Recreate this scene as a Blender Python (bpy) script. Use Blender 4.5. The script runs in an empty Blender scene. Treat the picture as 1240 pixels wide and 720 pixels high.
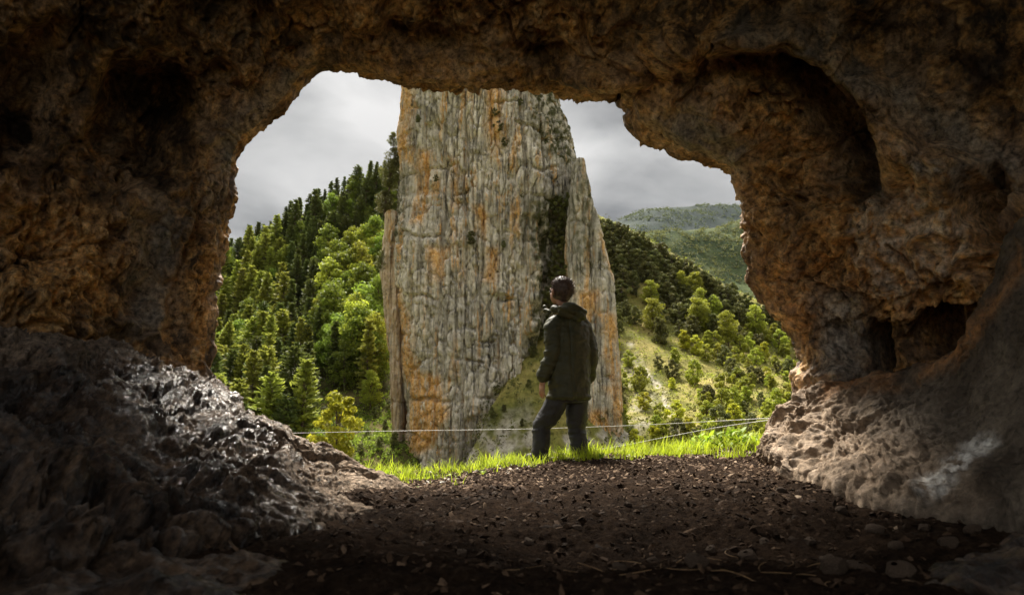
import bpy, math, random
import numpy as np
from mathutils import Vector

random.seed(7)
rng = np.random.default_rng(7)
SC = bpy.context.scene
COL = SC.collection

# ------------------------------------------------------------------ camera
PITCH = math.radians(9.0)
CAM_Z = 0.58
FOC = 22.0
F = 1240 * FOC / 36.0
cam_d = bpy.data.cameras.new('camera')
cam_d.lens = FOC
cam_d.sensor_width = 36.0
cam_d.clip_start = 0.05
cam_d.clip_end = 30000
cam_d.dof.use_dof = True
cam_d.dof.focus_distance = 9.0
cam_d.dof.aperture_fstop = 3.2
cam = bpy.data.objects.new('camera', cam_d)
COL.objects.link(cam)
cam.location = (0, 0, CAM_Z)
cam.rotation_euler = (math.pi / 2 + PITCH, 0, 0)
SC.camera = cam

# ------------------------------------------------------------------ world, sun, exposure
SUN_EL, SUN_AZ = 54.0, -14.0        # degrees above horizon; bearing from +Y (negative = to the left)
world = bpy.data.worlds.new('World')
SC.world = world
world.use_nodes = True
wn, wl = world.node_tree.nodes, world.node_tree.links
wn.clear()
w_out = wn.new('ShaderNodeOutputWorld')
w_bg = wn.new('ShaderNodeBackground')
w_bg.inputs['Strength'].default_value = 0.09
w_sky = wn.new('ShaderNodeTexSky')
w_sky.sky_type = 'NISHITA'
w_sky.sun_disc = False
w_sky.sun_elevation = math.radians(SUN_EL)
w_sky.sun_rotation = math.radians(SUN_AZ)
w_sky.dust_density = 3.0
w_tc = wn.new('ShaderNodeTexCoord')
w_sep = wn.new('ShaderNodeSeparateXYZ')
wl.new(w_tc.outputs['Generated'], w_sep.inputs[0])
w_add = wn.new('ShaderNodeMath'); w_add.operation = 'ADD'; w_add.inputs[1].default_value = 0.22
w_abs = wn.new('ShaderNodeMath'); w_abs.operation = 'ABSOLUTE'
wl.new(w_sep.outputs['Z'], w_abs.inputs[0]); wl.new(w_abs.outputs[0], w_add.inputs[0])
w_dx = wn.new('ShaderNodeMath'); w_dx.operation = 'DIVIDE'
w_dy = wn.new('ShaderNodeMath'); w_dy.operation = 'DIVIDE'
wl.new(w_sep.outputs['X'], w_dx.inputs[0]); wl.new(w_add.outputs[0], w_dx.inputs[1])
wl.new(w_sep.outputs['Y'], w_dy.inputs[0]); wl.new(w_add.outputs[0], w_dy.inputs[1])
w_cmb = wn.new('ShaderNodeCombineXYZ')
wl.new(w_dx.outputs[0], w_cmb.inputs[0]); wl.new(w_dy.outputs[0], w_cmb.inputs[1])
w_cmb.inputs[2].default_value = 7.4
w_n = wn.new('ShaderNodeTexNoise')
w_n.inputs['Scale'].default_value = 1.6
w_n.inputs['Detail'].default_value = 7
w_n.inputs['Roughness'].default_value = 0.52
w_n.inputs['Distortion'].default_value = 0.35
wl.new(w_cmb.outputs[0], w_n.inputs['Vector'])
w_r = wn.new('ShaderNodeValToRGB')
w_r.color_ramp.elements[0].position = 0.34
w_r.color_ramp.elements[0].color = (1.15, 1.16, 1.18, 1)
w_r.color_ramp.elements[1].position = 0.68
w_r.color_ramp.elements[1].color = (3.5, 3.46, 3.4, 1)
e = w_r.color_ramp.elements.new(0.5); e.color = (2.3, 2.29, 2.27, 1)
wl.new(w_n.outputs['Fac'], w_r.inputs['Fac'])
w_mix = wn.new('ShaderNodeMixRGB'); w_mix.inputs['Fac'].default_value = 0.994
wl.new(w_sky.outputs['Color'], w_mix.inputs['Color1'])
wl.new(w_r.outputs['Color'], w_mix.inputs['Color2'])
w_el = wn.new('ShaderNodeMath'); w_el.operation = 'MULTIPLY_ADD'      # overcast sky: brighter overhead than at the horizon
w_el.inputs[1].default_value = 1.6; w_el.inputs[2].default_value = 0.36
w_sq = wn.new('ShaderNodeMath'); w_sq.operation = 'POWER'; w_sq.inputs[1].default_value = 3.2
wl.new(w_abs.outputs[0], w_sq.inputs[0]); wl.new(w_sq.outputs[0], w_el.inputs[0])
w_mul = wn.new('ShaderNodeMixRGB'); w_mul.blend_type = 'MULTIPLY'; w_mul.inputs['Fac'].default_value = 1.0
wl.new(w_mix.outputs[0], w_mul.inputs['Color1']); wl.new(w_el.outputs[0], w_mul.inputs['Color2'])
wl.new(w_mul.outputs[0], w_bg.inputs['Color'])
wl.new(w_bg.outputs[0], w_out.inputs[0])

sun_d = bpy.data.lights.new('sun', 'SUN')
sun_d.energy = 2.8
sun_d.angle = math.radians(20)
sun_d.color = (1.0, 0.93, 0.82)
sun = bpy.data.objects.new('sun', sun_d)
COL.objects.link(sun)
_sd = Vector((math.sin(math.radians(SUN_AZ)) * math.cos(math.radians(SUN_EL)),
              math.cos(math.radians(SUN_AZ)) * math.cos(math.radians(SUN_EL)),
              math.sin(math.radians(SUN_EL))))
sun.rotation_euler = _sd.to_track_quat('Z', 'Y').to_euler()
sun.location = (0, 0, 60)

SC.view_settings.view_transform = 'Standard'
SC.view_settings.look = 'None'
SC.view_settings.gamma = 1.0
SC.view_settings.exposure = 2.55
SC.view_settings.use_curve_mapping = False
SC.render.engine = 'CYCLES'
SC.cycles.max_bounces = 8
SC.cycles.diffuse_bounces = 5
SC.cycles.glossy_bounces = 3
SC.cycles.transparent_max_bounces = 4
SC.cycles.caustics_reflective = False
SC.cycles.caustics_refractive = False
SC.cycles.use_denoising = True
SC.cycles.volume_bounces = 0

# ------------------------------------------------------------------ helpers: space
CP, SP = math.cos(PITCH), math.sin(PITCH)

def P(px, py, Y):
    """world point at ground distance Y seen towards that spot of the photograph"""
    a = (px - 620.0) / F
    b = (360.0 - py) / F
    dy = CP - b * SP
    dz = SP + b * CP
    s = Y / dy
    return np.array([a * s, Y, CAM_Z + dz * s])

def proj(p):
    p = np.asarray(p, float)
    q = p - np.array([0, 0, CAM_Z])
    d = q[..., 1] * CP + q[..., 2] * SP
    u = -q[..., 1] * SP + q[..., 2] * CP
    d = np.where(np.abs(d) < 1e-4, 1e-4, d)
    px = 620 + F * q[..., 0] / d
    py = 360 - F * u / d
    return np.where(d > 0.05, px, -9999), np.where(d > 0.05, py, -9999)

# ------------------------------------------------------------------ helpers: noise
_perm = rng.permutation(256).astype(np.int64)
_perm = np.concatenate([_perm, _perm, _perm])
_g = rng.normal(size=(256, 3)); _g /= np.linalg.norm(_g, axis=1)[:, None]

def pn(p):
    """gradient noise about -1..1"""
    p = np.asarray(p, float)
    i = np.floor(p).astype(np.int64)
    f = p - i
    i &= 255
    w = f * f * f * (f * (f * 6 - 15) + 10)
    out = 0
    for dx in (0, 1):
        hx = _perm[i[:, 0] + dx]
        wx = w[:, 0] if dx else 1 - w[:, 0]
        for dy in (0, 1):
            hy = _perm[hx + i[:, 1] + dy]
            wy = w[:, 1] if dy else 1 - w[:, 1]
            for dz in (0, 1):
                g = _g[_perm[hy + i[:, 2] + dz]]
                wz = w[:, 2] if dz else 1 - w[:, 2]
                out = out + wx * wy * wz * (g[:, 0] * (f[:, 0] - dx) + g[:, 1] * (f[:, 1] - dy) + g[:, 2] * (f[:, 2] - dz))
    return out * 1.6

def fbm(p, o=4, lac=2.03, g=0.5):
    p = np.asarray(p, float)
    a, s, t = 1.0, 0, 0
    for k in range(o):
        s = s + a * pn(p + 17.3 * k); t += a
        p = p * lac; a *= g
    return s / t * 1.4

def ridged(p, o=4, lac=2.03, g=0.5):
    p = np.asarray(p, float)
    a, s, t = 1.0, 0, 0
    for k in range(o):
        s = s + a * (1 - 2 * np.abs(pn(p + 9.1 * k))); t += a
        p = p * lac; a *= g
    return s / t

_jit = rng.random((256, 3))
def worley(p):
    p = np.asarray(p, float)
    i = np.floor(p).astype(np.int64)
    f1 = np.full(len(p), 9.0); f2 = f1.copy()
    for dx in (-1, 0, 1):
        for dy in (-1, 0, 1):
            for dz in (-1, 0, 1):
                c = i + (dx, dy, dz)
                h = _perm[_perm[_perm[c[:, 0] & 255] + (c[:, 1] & 255)] + (c[:, 2] & 255)]
                d = np.sqrt((((c + _jit[h]) - p) ** 2).sum(1))
                m = d < f1
                f2 = np.where(m, f1, np.minimum(f2, d))
                f1 = np.where(m, d, f1)
    return f1, f2

def sstep(a, b, x):
    t = np.clip((x - a) / (b - a), 0, 1)
    return t * t * (3 - 2 * t)

def poly_sd(poly, x, y):
    """signed distance to a polygon (negative inside)"""
    d = np.full(x.shape, 1e9)
    ins = np.zeros(x.shape, bool)
    n = len(poly)
    for k in range(n):
        ax, ay = poly[k]; bx, by = poly[(k + 1) % n]
        ex, ey = bx - ax, by - ay
        wx, wy = x - ax, y - ay
        t = np.clip((wx * ex + wy * ey) / (ex * ex + ey * ey + 1e-9), 0, 1)
        d = np.minimum(d, np.hypot(wx - ex * t, wy - ey * t))
        c = ((ay > y) != (by > y)) & (x < (bx - ax) * (y - ay) / (by - ay + 1e-12) + ax)
        ins ^= c
    return np.where(ins, -d, d)

def line_d(pts, x, y):
    d = np.full(x.shape, 1e9)
    for (ax, ay), (bx, by) in zip(pts[:-1], pts[1:]):
        ex, ey = bx - ax, by - ay
        wx, wy = x - ax, y - ay
        t = np.clip((wx * ex + wy * ey) / (ex * ex + ey * ey + 1e-9), 0, 1)
        d = np.minimum(d, np.hypot(wx - ex * t, wy - ey * t))
    return d

# ------------------------------------------------------------------ helpers: meshes
def mesh_np(name, V, faces, smooth=True, attrs=None):
    """faces: (n,k) int array, or a list of such arrays"""
    if not isinstance(faces, list):
        faces = [faces]
    me = bpy.data.meshes.new(name)
    V = np.ascontiguousarray(V, np.float32)
    me.vertices.add(len(V)); me.vertices.foreach_set('co', V.ravel())
    li = np.concatenate([f.ravel() for f in faces]).astype(np.int32)
    tot = np.concatenate([np.full(len(f), f.shape[1]) for f in faces]).astype(np.int32)
    st = np.concatenate([[0], np.cumsum(tot)[:-1]]).astype(np.int32)
    me.loops.add(len(li)); me.loops.foreach_set('vertex_index', li)
    me.polygons.add(len(tot)); me.polygons.foreach_set('loop_start', st)
    me.polygons.foreach_set('loop_total', tot)
    me.polygons.foreach_set('use_smooth', np.full(len(tot), smooth))
    for k, a in (attrs or {}).items():
        at = me.attributes.new(k, 'FLOAT', 'POINT')
        at.data.foreach_set('value', np.ascontiguousarray(a, np.float32))
    me.update(calc_edges=True)
    me.validate()
    return me

def obj(name, me, mat=None, parent=None, label=None, cat=None, group=None, kind=None, loc=None):
    o = bpy.data.objects.new(name, me)
    COL.objects.link(o)
    if mat and me is not None and not me.materials:
        me.materials.append(mat)
    if parent: o.parent = parent
    if label: o['label'] = label
    if cat: o['category'] = cat
    if group: o['group'] = group
    if kind: o['kind'] = kind
    if loc is not None: o.location = loc
    return o

def grid_faces(R, C):
    i = np.arange(R * C).reshape(R, C)
    return np.stack([i[:-1, :-1].ravel(), i[:-1, 1:].ravel(), i[1:, 1:].ravel(), i[1:, :-1].ravel()], 1)

def cr_w(n, t):
    """Catmull-Rom weights: positions t in control index space"""
    W = np.zeros((len(t), n))
    i = np.clip(np.floor(t).astype(int), 0, n - 2)
    f = t - i
    c = [-.5 * f + f**2 - .5 * f**3, 1 - 2.5 * f**2 + 1.5 * f**3, .5 * f + 2 * f**2 - 1.5 * f**3, -.5 * f**2 + .5 * f**3]
    r = np.arange(len(t))
    for k in range(4):
        np.add.at(W, (r, np.clip(i + k - 1, 0, n - 1)), c[k])
    return W

def spread(counts):
    """parameter values with counts[k] samples in control interval k"""
    out = []
    for k, c in enumerate(counts):
        out.append(k + np.arange(c) / c)
    out.append(np.array([len(counts)]))
    return np.concatenate(out)

def patch(ctrl, rt, ct):
    ctrl = np.asarray(ctrl, float)
    A = cr_w(ctrl.shape[0], rt); B = cr_w(ctrl.shape[1], ct)
    return np.einsum('ri,ijk,cj->rck', A, ctrl, B)

def grid_normals(G):
    du = np.gradient(G, axis=0); dv = np.gradient(G, axis=1)
    n = np.cross(du, dv)
    return n / (np.linalg.norm(n, axis=2, keepdims=True) + 1e-12)

def vn_normals(V, F_):
    n = np.zeros_like(V)
    fn = np.cross(V[F_[:, 1]] - V[F_[:, 0]], V[F_[:, 2]] - V[F_[:, 0]])
    for k in range(F_.shape[1]):
        np.add.at(n, F_[:, k], fn)
    return n / (np.linalg.norm(n, axis=1, keepdims=True) + 1e-12)

def rand_rot(n, r=rng):
    q = r.normal(size=(n, 4)); q /= np.linalg.norm(q, axis=1)[:, None]
    w, x, y, z = q.T
    return np.stack([1-2*(y*y+z*z), 2*(x*y-z*w), 2*(x*z+y*w),
                     2*(x*y+z*w), 1-2*(x*x+z*z), 2*(y*z-x*w),
                     2*(x*z-y*w), 2*(y*z+x*w), 1-2*(x*x+y*y)], 1).reshape(n, 3, 3)

# ------------------------------------------------------------------ helpers: materials
class NT:
    def __init__(self, name):
        self.m = bpy.data.materials.new(name); self.m.use_nodes = True
        self.n = self.m.node_tree.nodes; self.l = self.m.node_tree.links
        self.n.clear()
        self.out = self.n.new('ShaderNodeOutputMaterial')
        self.b = self.n.new('ShaderNodeBsdfPrincipled')
        self.l.new(self.b.outputs[0], self.out.inputs['Surface'])
        self.tc = self.n.new('ShaderNodeTexCoord').outputs['Object']
    def set(self, sock, v):
        if hasattr(v, 'is_output'): self.l.new(v, sock)
        elif isinstance(v, (tuple, list)) and len(v) == 3 and sock.type == 'RGBA': sock.default_value = (*v, 1)
        else: sock.default_value = v
    def mapping(self, scale, vec=None):
        m = self.n.new('ShaderNodeMapping'); m.inputs['Scale'].default_value = scale
        self.l.new(vec or self.tc, m.inputs['Vector']); return m.outputs[0]
    def noise(self, scale, detail=6, rough=0.55, dist=0.0, vec=None, col=False):
        t = self.n.new('ShaderNodeTexNoise')
        t.inputs['Scale'].default_value = scale; t.inputs['Detail'].default_value = detail
        t.inputs['Roughness'].default_value = rough; t.inputs['Distortion'].default_value = dist
        self.l.new(vec or self.tc, t.inputs['Vector'])
        return t.outputs['Color' if col else 'Fac']
    def voro(self, scale, feat='F1', vec=None, out='Distance'):
        t = self.n.new('ShaderNodeTexVoronoi'); t.feature = feat
        t.inputs['Scale'].default_value = scale
        self.l.new(vec or self.tc, t.inputs['Vector']); return t.outputs[out]
    def ramp(self, fac, stops):
        r = self.n.new('ShaderNodeValToRGB'); cr = r.color_ramp
        while len(cr.elements) < len(stops): cr.elements.new(0.5)
        for el, (p, c) in zip(cr.elements, stops):
            el.position = p
            el.color = (c, c, c, 1) if isinstance(c, (int, float)) else (*c, 1)
        self.l.new(fac, r.inputs['Fac']); return r.outputs['Color']
    def mix(self, fac, a, b, mode='MIX'):
        m = self.n.new('ShaderNodeMixRGB'); m.blend_type = mode
        self.set(m.inputs['Fac'], fac); self.set(m.inputs['Color1'], a); self.set(m.inputs['Color2'], b)
        return m.outputs[0]
    def math(self, op, a, b=0.0, clamp=False):
        m = self.n.new('ShaderNodeMath'); m.operation = op; m.use_clamp = clamp
        self.set(m.inputs[0], a); self.set(m.inputs[1], b); return m.outputs[0]
    def attr(self, name):
        a = self.n.new('ShaderNodeAttribute'); a.attribute_name = name; return a.outputs['Fac']
    def bump(self, h, strength=0.5, dist=0.05, prev=None):
        b = self.n.new('ShaderNodeBump'); b.inputs['Strength'].default_value = strength
        b.inputs['Distance'].default_value = dist
        self.l.new(h, b.inputs['Height'])
        if prev: self.l.new(prev, b.inputs['Normal'])
        return b.outputs[0]
    def done(self, col, rough=0.8, normal=None, spec=0.4):
        self.set(self.b.inputs['Base Color'], col); self.set(self.b.inputs['Roughness'], rough)
        self.set(self.b.inputs['Specular IOR Level'], spec)
        if normal: self.l.new(normal, self.b.inputs['Normal'])
        return self.m

def mat_cave():
    t = NT('cave_limestone')
    big = t.noise(0.75, 6, 0.6, 0.6)
    mid = t.noise(2.6, 8, 0.62, 0.25, t.mapping((1, 1, 0.7)))
    fine = t.noise(11, 10, 0.68, 0.1)
    base = t.ramp(mid, [(0.30, (0.035, 0.023, 0.015)), (0.44, (0.17, 0.108, 0.064)), (0.55, (0.36, 0.245, 0.15)), (0.70, (0.54, 0.42, 0.30))])
    tone = t.ramp(big, [(0.38, (0.42, 0.40, 0.37)), (0.58, (1.3, 1.2, 1.08))])
    c = t.mix(1.0, base, tone, 'MULTIPLY')
    oc = t.ramp(fine, [(0.3, (0.22, 0.085, 0.02)), (0.5, (0.60, 0.32, 0.10)), (0.7, (0.78, 0.55, 0.28))])
    of = t.math('MULTIPLY', t.ramp(t.noise(5.5, 8, 0.68, 0.15, t.mapping((1, 1, 0.55))), [(0.48, 0.0), (0.58, 1.0)]), 0.6)
    oa = t.math('MULTIPLY', t.attr('orange'), t.ramp(t.noise(6.5, 9, 0.72, 0.15, t.mapping((1, 1, 0.55))), [(0.40, 0.0), (0.54, 1.0)]))
    c = t.mix(t.math('MAXIMUM', of, oa, True), c, oc)
    gc = t.ramp(fine, [(0.3, (0.13, 0.115, 0.095)), (0.7, (0.30, 0.275, 0.235))])
    c = t.mix(t.attr('grey'), c, gc)
    c = t.mix(t.math('MULTIPLY', t.attr('painted_shade'), t.ramp(t.noise(4.5, 8, 0.68, 0.6), [(0.42, 0.95), (0.62, 0.25)])), c, (0.016, 0.012, 0.010))  # near-black colour standing in for shade on walls and roof
    pc = t.math('MULTIPLY', t.attr('pale'), t.ramp(t.noise(9, 6, 0.6), [(0.38, 0.0), (0.6, 1.0)]))
    c = t.mix(pc, c, (0.62, 0.56, 0.47))
    c = t.mix(1.0, c, t.ramp(t.noise(19, 9, 0.72, 0.0), [(0.36, 0.22), (0.5, 1.0), (0.63, 1.7)]), 'MULTIPLY')
    h = t.math('ADD', t.math('MULTIPLY', t.noise(9, 12, 0.7, 0.1, t.mapping((1, 1, 0.6))), 1.0), t.math('MULTIPLY', t.voro(14), 0.2))
    nb = t.bump(h, 0.8, 0.07)
    nb = t.bump(t.noise(48, 6, 0.68), 0.6, 0.018, nb)
    ro = t.ramp(t.noise(4, 6), [(0.35, 0.40), (0.7, 0.75)])
    return t.done(c, ro, nb, 0.22)

def mat_wet():
    t = NT('polished_wet_rock')
    mid = t.noise(3.2, 9, 0.65, 0.9)
    fine = t.noise(16, 10, 0.7, 0.6)
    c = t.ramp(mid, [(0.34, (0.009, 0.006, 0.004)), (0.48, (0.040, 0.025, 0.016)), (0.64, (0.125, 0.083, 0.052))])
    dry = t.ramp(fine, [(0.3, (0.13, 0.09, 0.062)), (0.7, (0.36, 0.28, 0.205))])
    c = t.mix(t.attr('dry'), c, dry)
    c = t.mix(t.math('MULTIPLY', t.attr('pale'), t.ramp(fine, [(0.35, 0.2), (0.6, 1.0)])), c, (0.75, 0.73, 0.68))
    c = t.mix(1.0, c, t.ramp(t.noise(26, 9, 0.74, 0.1), [(0.37, 0.2), (0.5, 0.9), (0.63, 1.6)]), 'MULTIPLY')
    h = t.math('ADD', t.noise(22, 12, 0.72, 0.3), t.math('MULTIPLY', t.voro(30), 0.5))
    nb = t.bump(h, 0.75, 0.07)
    ro = t.math('ADD', t.ramp(t.noise(6, 6), [(0.35, 0.30), (0.65, 0.55)]), t.math('MULTIPLY', t.attr('dry'), 0.45))
    t.l.new(t.math('MULTIPLY', t.math('SUBTRACT', 1.0, t.attr('dry'), True), t.ramp(t.noise(2.4, 6, 0.65), [(0.40, 0.15), (0.60, 0.9)])), t.b.inputs['Coat Weight'])
    t.b.inputs['Coat Roughness'].default_value = 0.08; t.b.inputs['Coat IOR'].default_value = 1.5
    t.l.new(nb, t.b.inputs['Coat Normal'])
    return t.done(c, ro, nb, 0.06)

def mat_slab():
    t = NT('grey_brown_slab_rock')
    fine = t.noise(9, 10, 0.68, 0.5)
    mid = t.noise(2.2, 7, 0.6, 0.6)
    c = t.ramp(mid, [(0.3, (0.055, 0.042, 0.030)), (0.5, (0.115, 0.092, 0.068)), (0.7, (0.19, 0.155, 0.115))])
    dry = t.ramp(fine, [(0.32, (0.10, 0.07, 0.045)), (0.5, (0.26, 0.19, 0.13)), (0.7, (0.46, 0.36, 0.265))])
    c = t.mix(t.attr('dry'), c, dry)
    c = t.mix(t.math('MULTIPLY', t.attr('orange'), t.ramp(fine, [(0.35, 0.0), (0.6, 1.0)])), c, (0.40, 0.19, 0.07))
    c = t.mix(t.math('MULTIPLY', t.attr('pale'), t.ramp(t.noise(14, 6), [(0.38, 0.0), (0.58, 1.0)])), c, (0.80, 0.78, 0.72))
    c = t.mix(1.0, c, t.ramp(t.noise(22, 9, 0.7, 0.4), [(0.34, 0.4), (0.5, 0.95), (0.66, 1.35)]), 'MULTIPLY')
    h = t.math('ADD', t.noise(10, 12, 0.68, 0.6), t.math('MULTIPLY', t.voro(16), 0.3))
    nb = t.bump(h, 0.6, 0.05)
    return t.done(c, t.ramp(t.noise(5, 5), [(0.35, 0.55), (0.7, 0.85)]), nb, 0.08)

def mat_dirt():
    t = NT('dark_dirt')
    a = t.noise(2.2, 8, 0.65); b = t.noise(24, 8, 0.7)
    c = t.ramp(b, [(0.3, (0.010, 0.006, 0.004)), (0.55, (0.034, 0.021, 0.013)), (0.75, (0.08, 0.052, 0.033))])
    c = t.mix(1.0, c, t.ramp(a, [(0.35, 0.55), (0.65, 1.15)]), 'MULTIPLY')
    nb = t.bump(t.math('ADD', b, t.noise(70, 6, 0.7)), 0.9, 0.03)
    return t.done(c, 0.95, nb, 0.03)

def mat_tower():
    t = NT('streaked_limestone')
    st = t.mapping((1.0, 1.0, 0.16)); st2 = t.mapping((1.0, 1.0, 0.22))
    warp = t.noise(0.10, 4)
    s1 = t.noise(2.1, 9, 0.66, 0.1, t.mapping((1.0, 1.0, 0.09)))
    s2 = t.noise(0.85, 8, 0.66, 0.35, t.mapping((1.0, 1.0, 0.13)))
    fine = t.noise(2.6, 10, 0.72)
    c = t.ramp(s1, [(0.34, (0.085, 0.078, 0.066)), (0.44, (0.40, 0.37, 0.31)), (0.54, (0.68, 0.63, 0.53)), (0.70, (0.78, 0.74, 0.65))])
    c = t.mix(1.0, c, t.ramp(t.noise(0.09, 4), [(0.35, (0.70, 0.69, 0.68)), (0.65, (1.12, 1.08, 1.02))]), 'MULTIPLY')
    of = t.math('MULTIPLY', t.ramp(s2, [(0.54, 0.0), (0.63, 0.85)]), t.ramp(warp, [(0.36, 0.25), (0.55, 1.0)]))
    oa = t.math('MULTIPLY', t.attr('orange'), t.ramp(t.noise(1.5, 9, 0.74, 0.2, t.mapping((1, 1, 0.14))), [(0.38, 0.0), (0.52, 0.95)]))
    oc = t.ramp(fine, [(0.3, (0.40, 0.17, 0.045)), (0.5, (0.70, 0.37, 0.10)), (0.7, (0.74, 0.54, 0.28))])
    c = t.mix(t.math('MAXIMUM', of, oa, True), c, oc)
    gr = t.math('MULTIPLY', t.attr('green'), t.ramp(t.noise(1.3, 8, 0.65), [(0.42, 0.0), (0.56, 1.0)]))
    gm = t.math('MULTIPLY', t.ramp(t.noise(0.28, 8, 0.68), [(0.56, 0.0), (0.66, 0.7)]), t.ramp(t.noise(2.0, 6), [(0.45, 0.2), (0.6, 1.0)]))
    c = t.mix(t.math('MAXIMUM', gr, gm, True), c, (0.075, 0.075, 0.028))
    c = t.mix(1.0, c, t.ramp(fine, [(0.30, 0.45), (0.48, 1.05), (0.75, 1.3)]), 'MULTIPLY')
    h = t.math('ADD', t.noise(2.2, 12, 0.74, 0.1, t.mapping((1, 1, 0.7))), t.math('MULTIPLY', t.voro(1.3, vec=t.mapping((1.3, 1.3, 0.8))), 0.5))
    nb = t.bump(h, 0.9, 0.5)
    return t.done(c, 0.9, nb, 0.2)

def mat_hill(name, stops, scale, bump_d=0.4, stops2=None):
    t = NT(name)
    n = t.noise(scale, 9, 0.68, 0.3); b = t.noise(scale * 9, 8, 0.7)
    c = t.ramp(n, stops)
    c = t.mix(1.0, c, t.ramp(b, [(0.3, 0.55), (0.7, 1.3)]), 'MULTIPLY')
    if stops2:
        c = t.mix(t.attr('bare'), c, t.ramp(b, stops2))
    return t.done(c, 0.95, t.bump(b, 0.8, bump_d), 0.1)

def mat_leaf(name, dark, light, hue_var=0.04, transl=0.35):
    t = NT(name)
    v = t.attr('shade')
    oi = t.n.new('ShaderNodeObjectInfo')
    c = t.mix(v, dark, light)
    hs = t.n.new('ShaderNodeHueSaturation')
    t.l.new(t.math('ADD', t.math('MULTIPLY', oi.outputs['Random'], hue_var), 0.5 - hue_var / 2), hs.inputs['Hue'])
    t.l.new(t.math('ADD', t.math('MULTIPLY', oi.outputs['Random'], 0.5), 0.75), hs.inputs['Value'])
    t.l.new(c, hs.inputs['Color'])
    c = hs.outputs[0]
    t.set(t.b.inputs['Base Color'], c); t.b.inputs['Roughness'].default_value = 0.6
    t.b.inputs['Specular IOR Level'].default_value = 0.25
    tr = t.n.new('ShaderNodeBsdfTranslucent'); t.l.new(c, tr.inputs['Color'])
    ms = t.n.new('ShaderNodeMixShader'); ms.inputs[0].default_value = transl
    t.l.new(t.b.outputs[0], ms.inputs[1]); t.l.new(tr.outputs[0], ms.inputs[2])
    t.l.new(ms.outputs[0], t.out.inputs['Surface'])
    return t.m

def mat_plain(name, c1, c2, scale, rough=0.8, bump=0.3, bd=0.01, spec=0.3, detail=6):
    t = NT(name)
    n = t.noise(scale, detail, 0.62)
    return t.done(t.ramp(n, [(0.3, c1), (0.7, c2)]), rough, t.bump(n, bump, bd), spec)

M = {}
M['cave'] = mat_cave(); M['wet'] = mat_wet(); M['slab'] = mat_slab(); M['dirt'] = mat_dirt(); M['tower'] = mat_tower()
M['bark'] = mat_plain('pine_bark', (0.06, 0.04, 0.03), (0.17, 0.12, 0.09), 6, 0.9, 0.6, 0.05)
M['pine_dark'] = mat_leaf('dark_pine_needles', (0.045, 0.060, 0.014), (0.13, 0.155, 0.036), 0.03, 0.35)
M['pine_light'] = mat_leaf('light_pine_needles', (0.11, 0.135, 0.018), (0.33, 0.35, 0.055), 0.03, 0.4)
M['broad'] = mat_leaf('fresh_green_leaves', (0.085, 0.13, 0.016), (0.30, 0.37, 0.045), 0.03, 0.42)
M['yellow'] = mat_leaf('yellow_green_leaves', (0.24, 0.26, 0.02), (0.58, 0.56, 0.045), 0.02, 0.45)
M['lime'] = mat_leaf('lime_green_leaves', (0.16, 0.19, 0.02), (0.44, 0.46, 0.055), 0.03, 0.45)
M['oak'] = mat_leaf('olive_oak_leaves', (0.070, 0.075, 0.020), (0.20, 0.20, 0.060), 0.04, 0.35)
M['pale_leaf'] = mat_leaf('silvery_leaves', (0.14, 0.15, 0.10), (0.30, 0.31, 0.22), 0.02, 0.3)
M['grass'] = mat_leaf('bright_grass', (0.16, 0.24, 0.012), (0.50, 0.58, 0.04), 0.0, 0.45)
M['weed'] = mat_leaf('weed_leaves', (0.12, 0.22, 0.012), (0.34, 0.46, 0.03), 0.02, 0.4)

# ================================================================== the cave shell: left wall, roof, right wall
MOUTH = [(290, 560, 5.9), (262, 510, 5.9), (252, 470, 5.9), (249, 440, 5.95), (251, 410, 6.0), (254, 380, 6.0), (256, 345, 6.0), (260, 315, 6.0), (263, 290, 6.0), (264, 268, 6.0),
         (276, 240, 6.0), (279, 208, 6.0), (284, 184, 5.95), (297, 164, 5.9), (324, 142, 5.9), (343, 120, 5.85), (357, 100, 5.85), (376, 81, 5.8), (394, 76, 5.8),
         (432, 83, 5.75), (470, 91, 5.7), (515, 99, 5.7), (560, 103, 5.7), (600, 98, 5.7), (650, 102, 5.7), (690, 101, 5.7), (742, 111, 5.75),
         (752, 108, 5.75), (757, 121, 5.75), (769, 128, 5.75), (771, 150, 5.75), (792, 165, 5.75), (832, 184, 5.7), (868, 196, 5.7), (884, 206, 5.7), (889, 226, 5.7), (898, 252, 5.7),
         (906, 290, 5.7), (911, 326, 5.75), (930, 364, 5.8), (958, 393, 5.85), (972, 414, 5.9), (974, 450, 5.9), (972, 485, 5.9), (985, 530, 5.8), (1010, 580, 5.7)]
CEN = np.array([0.1, 1.5])
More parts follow.
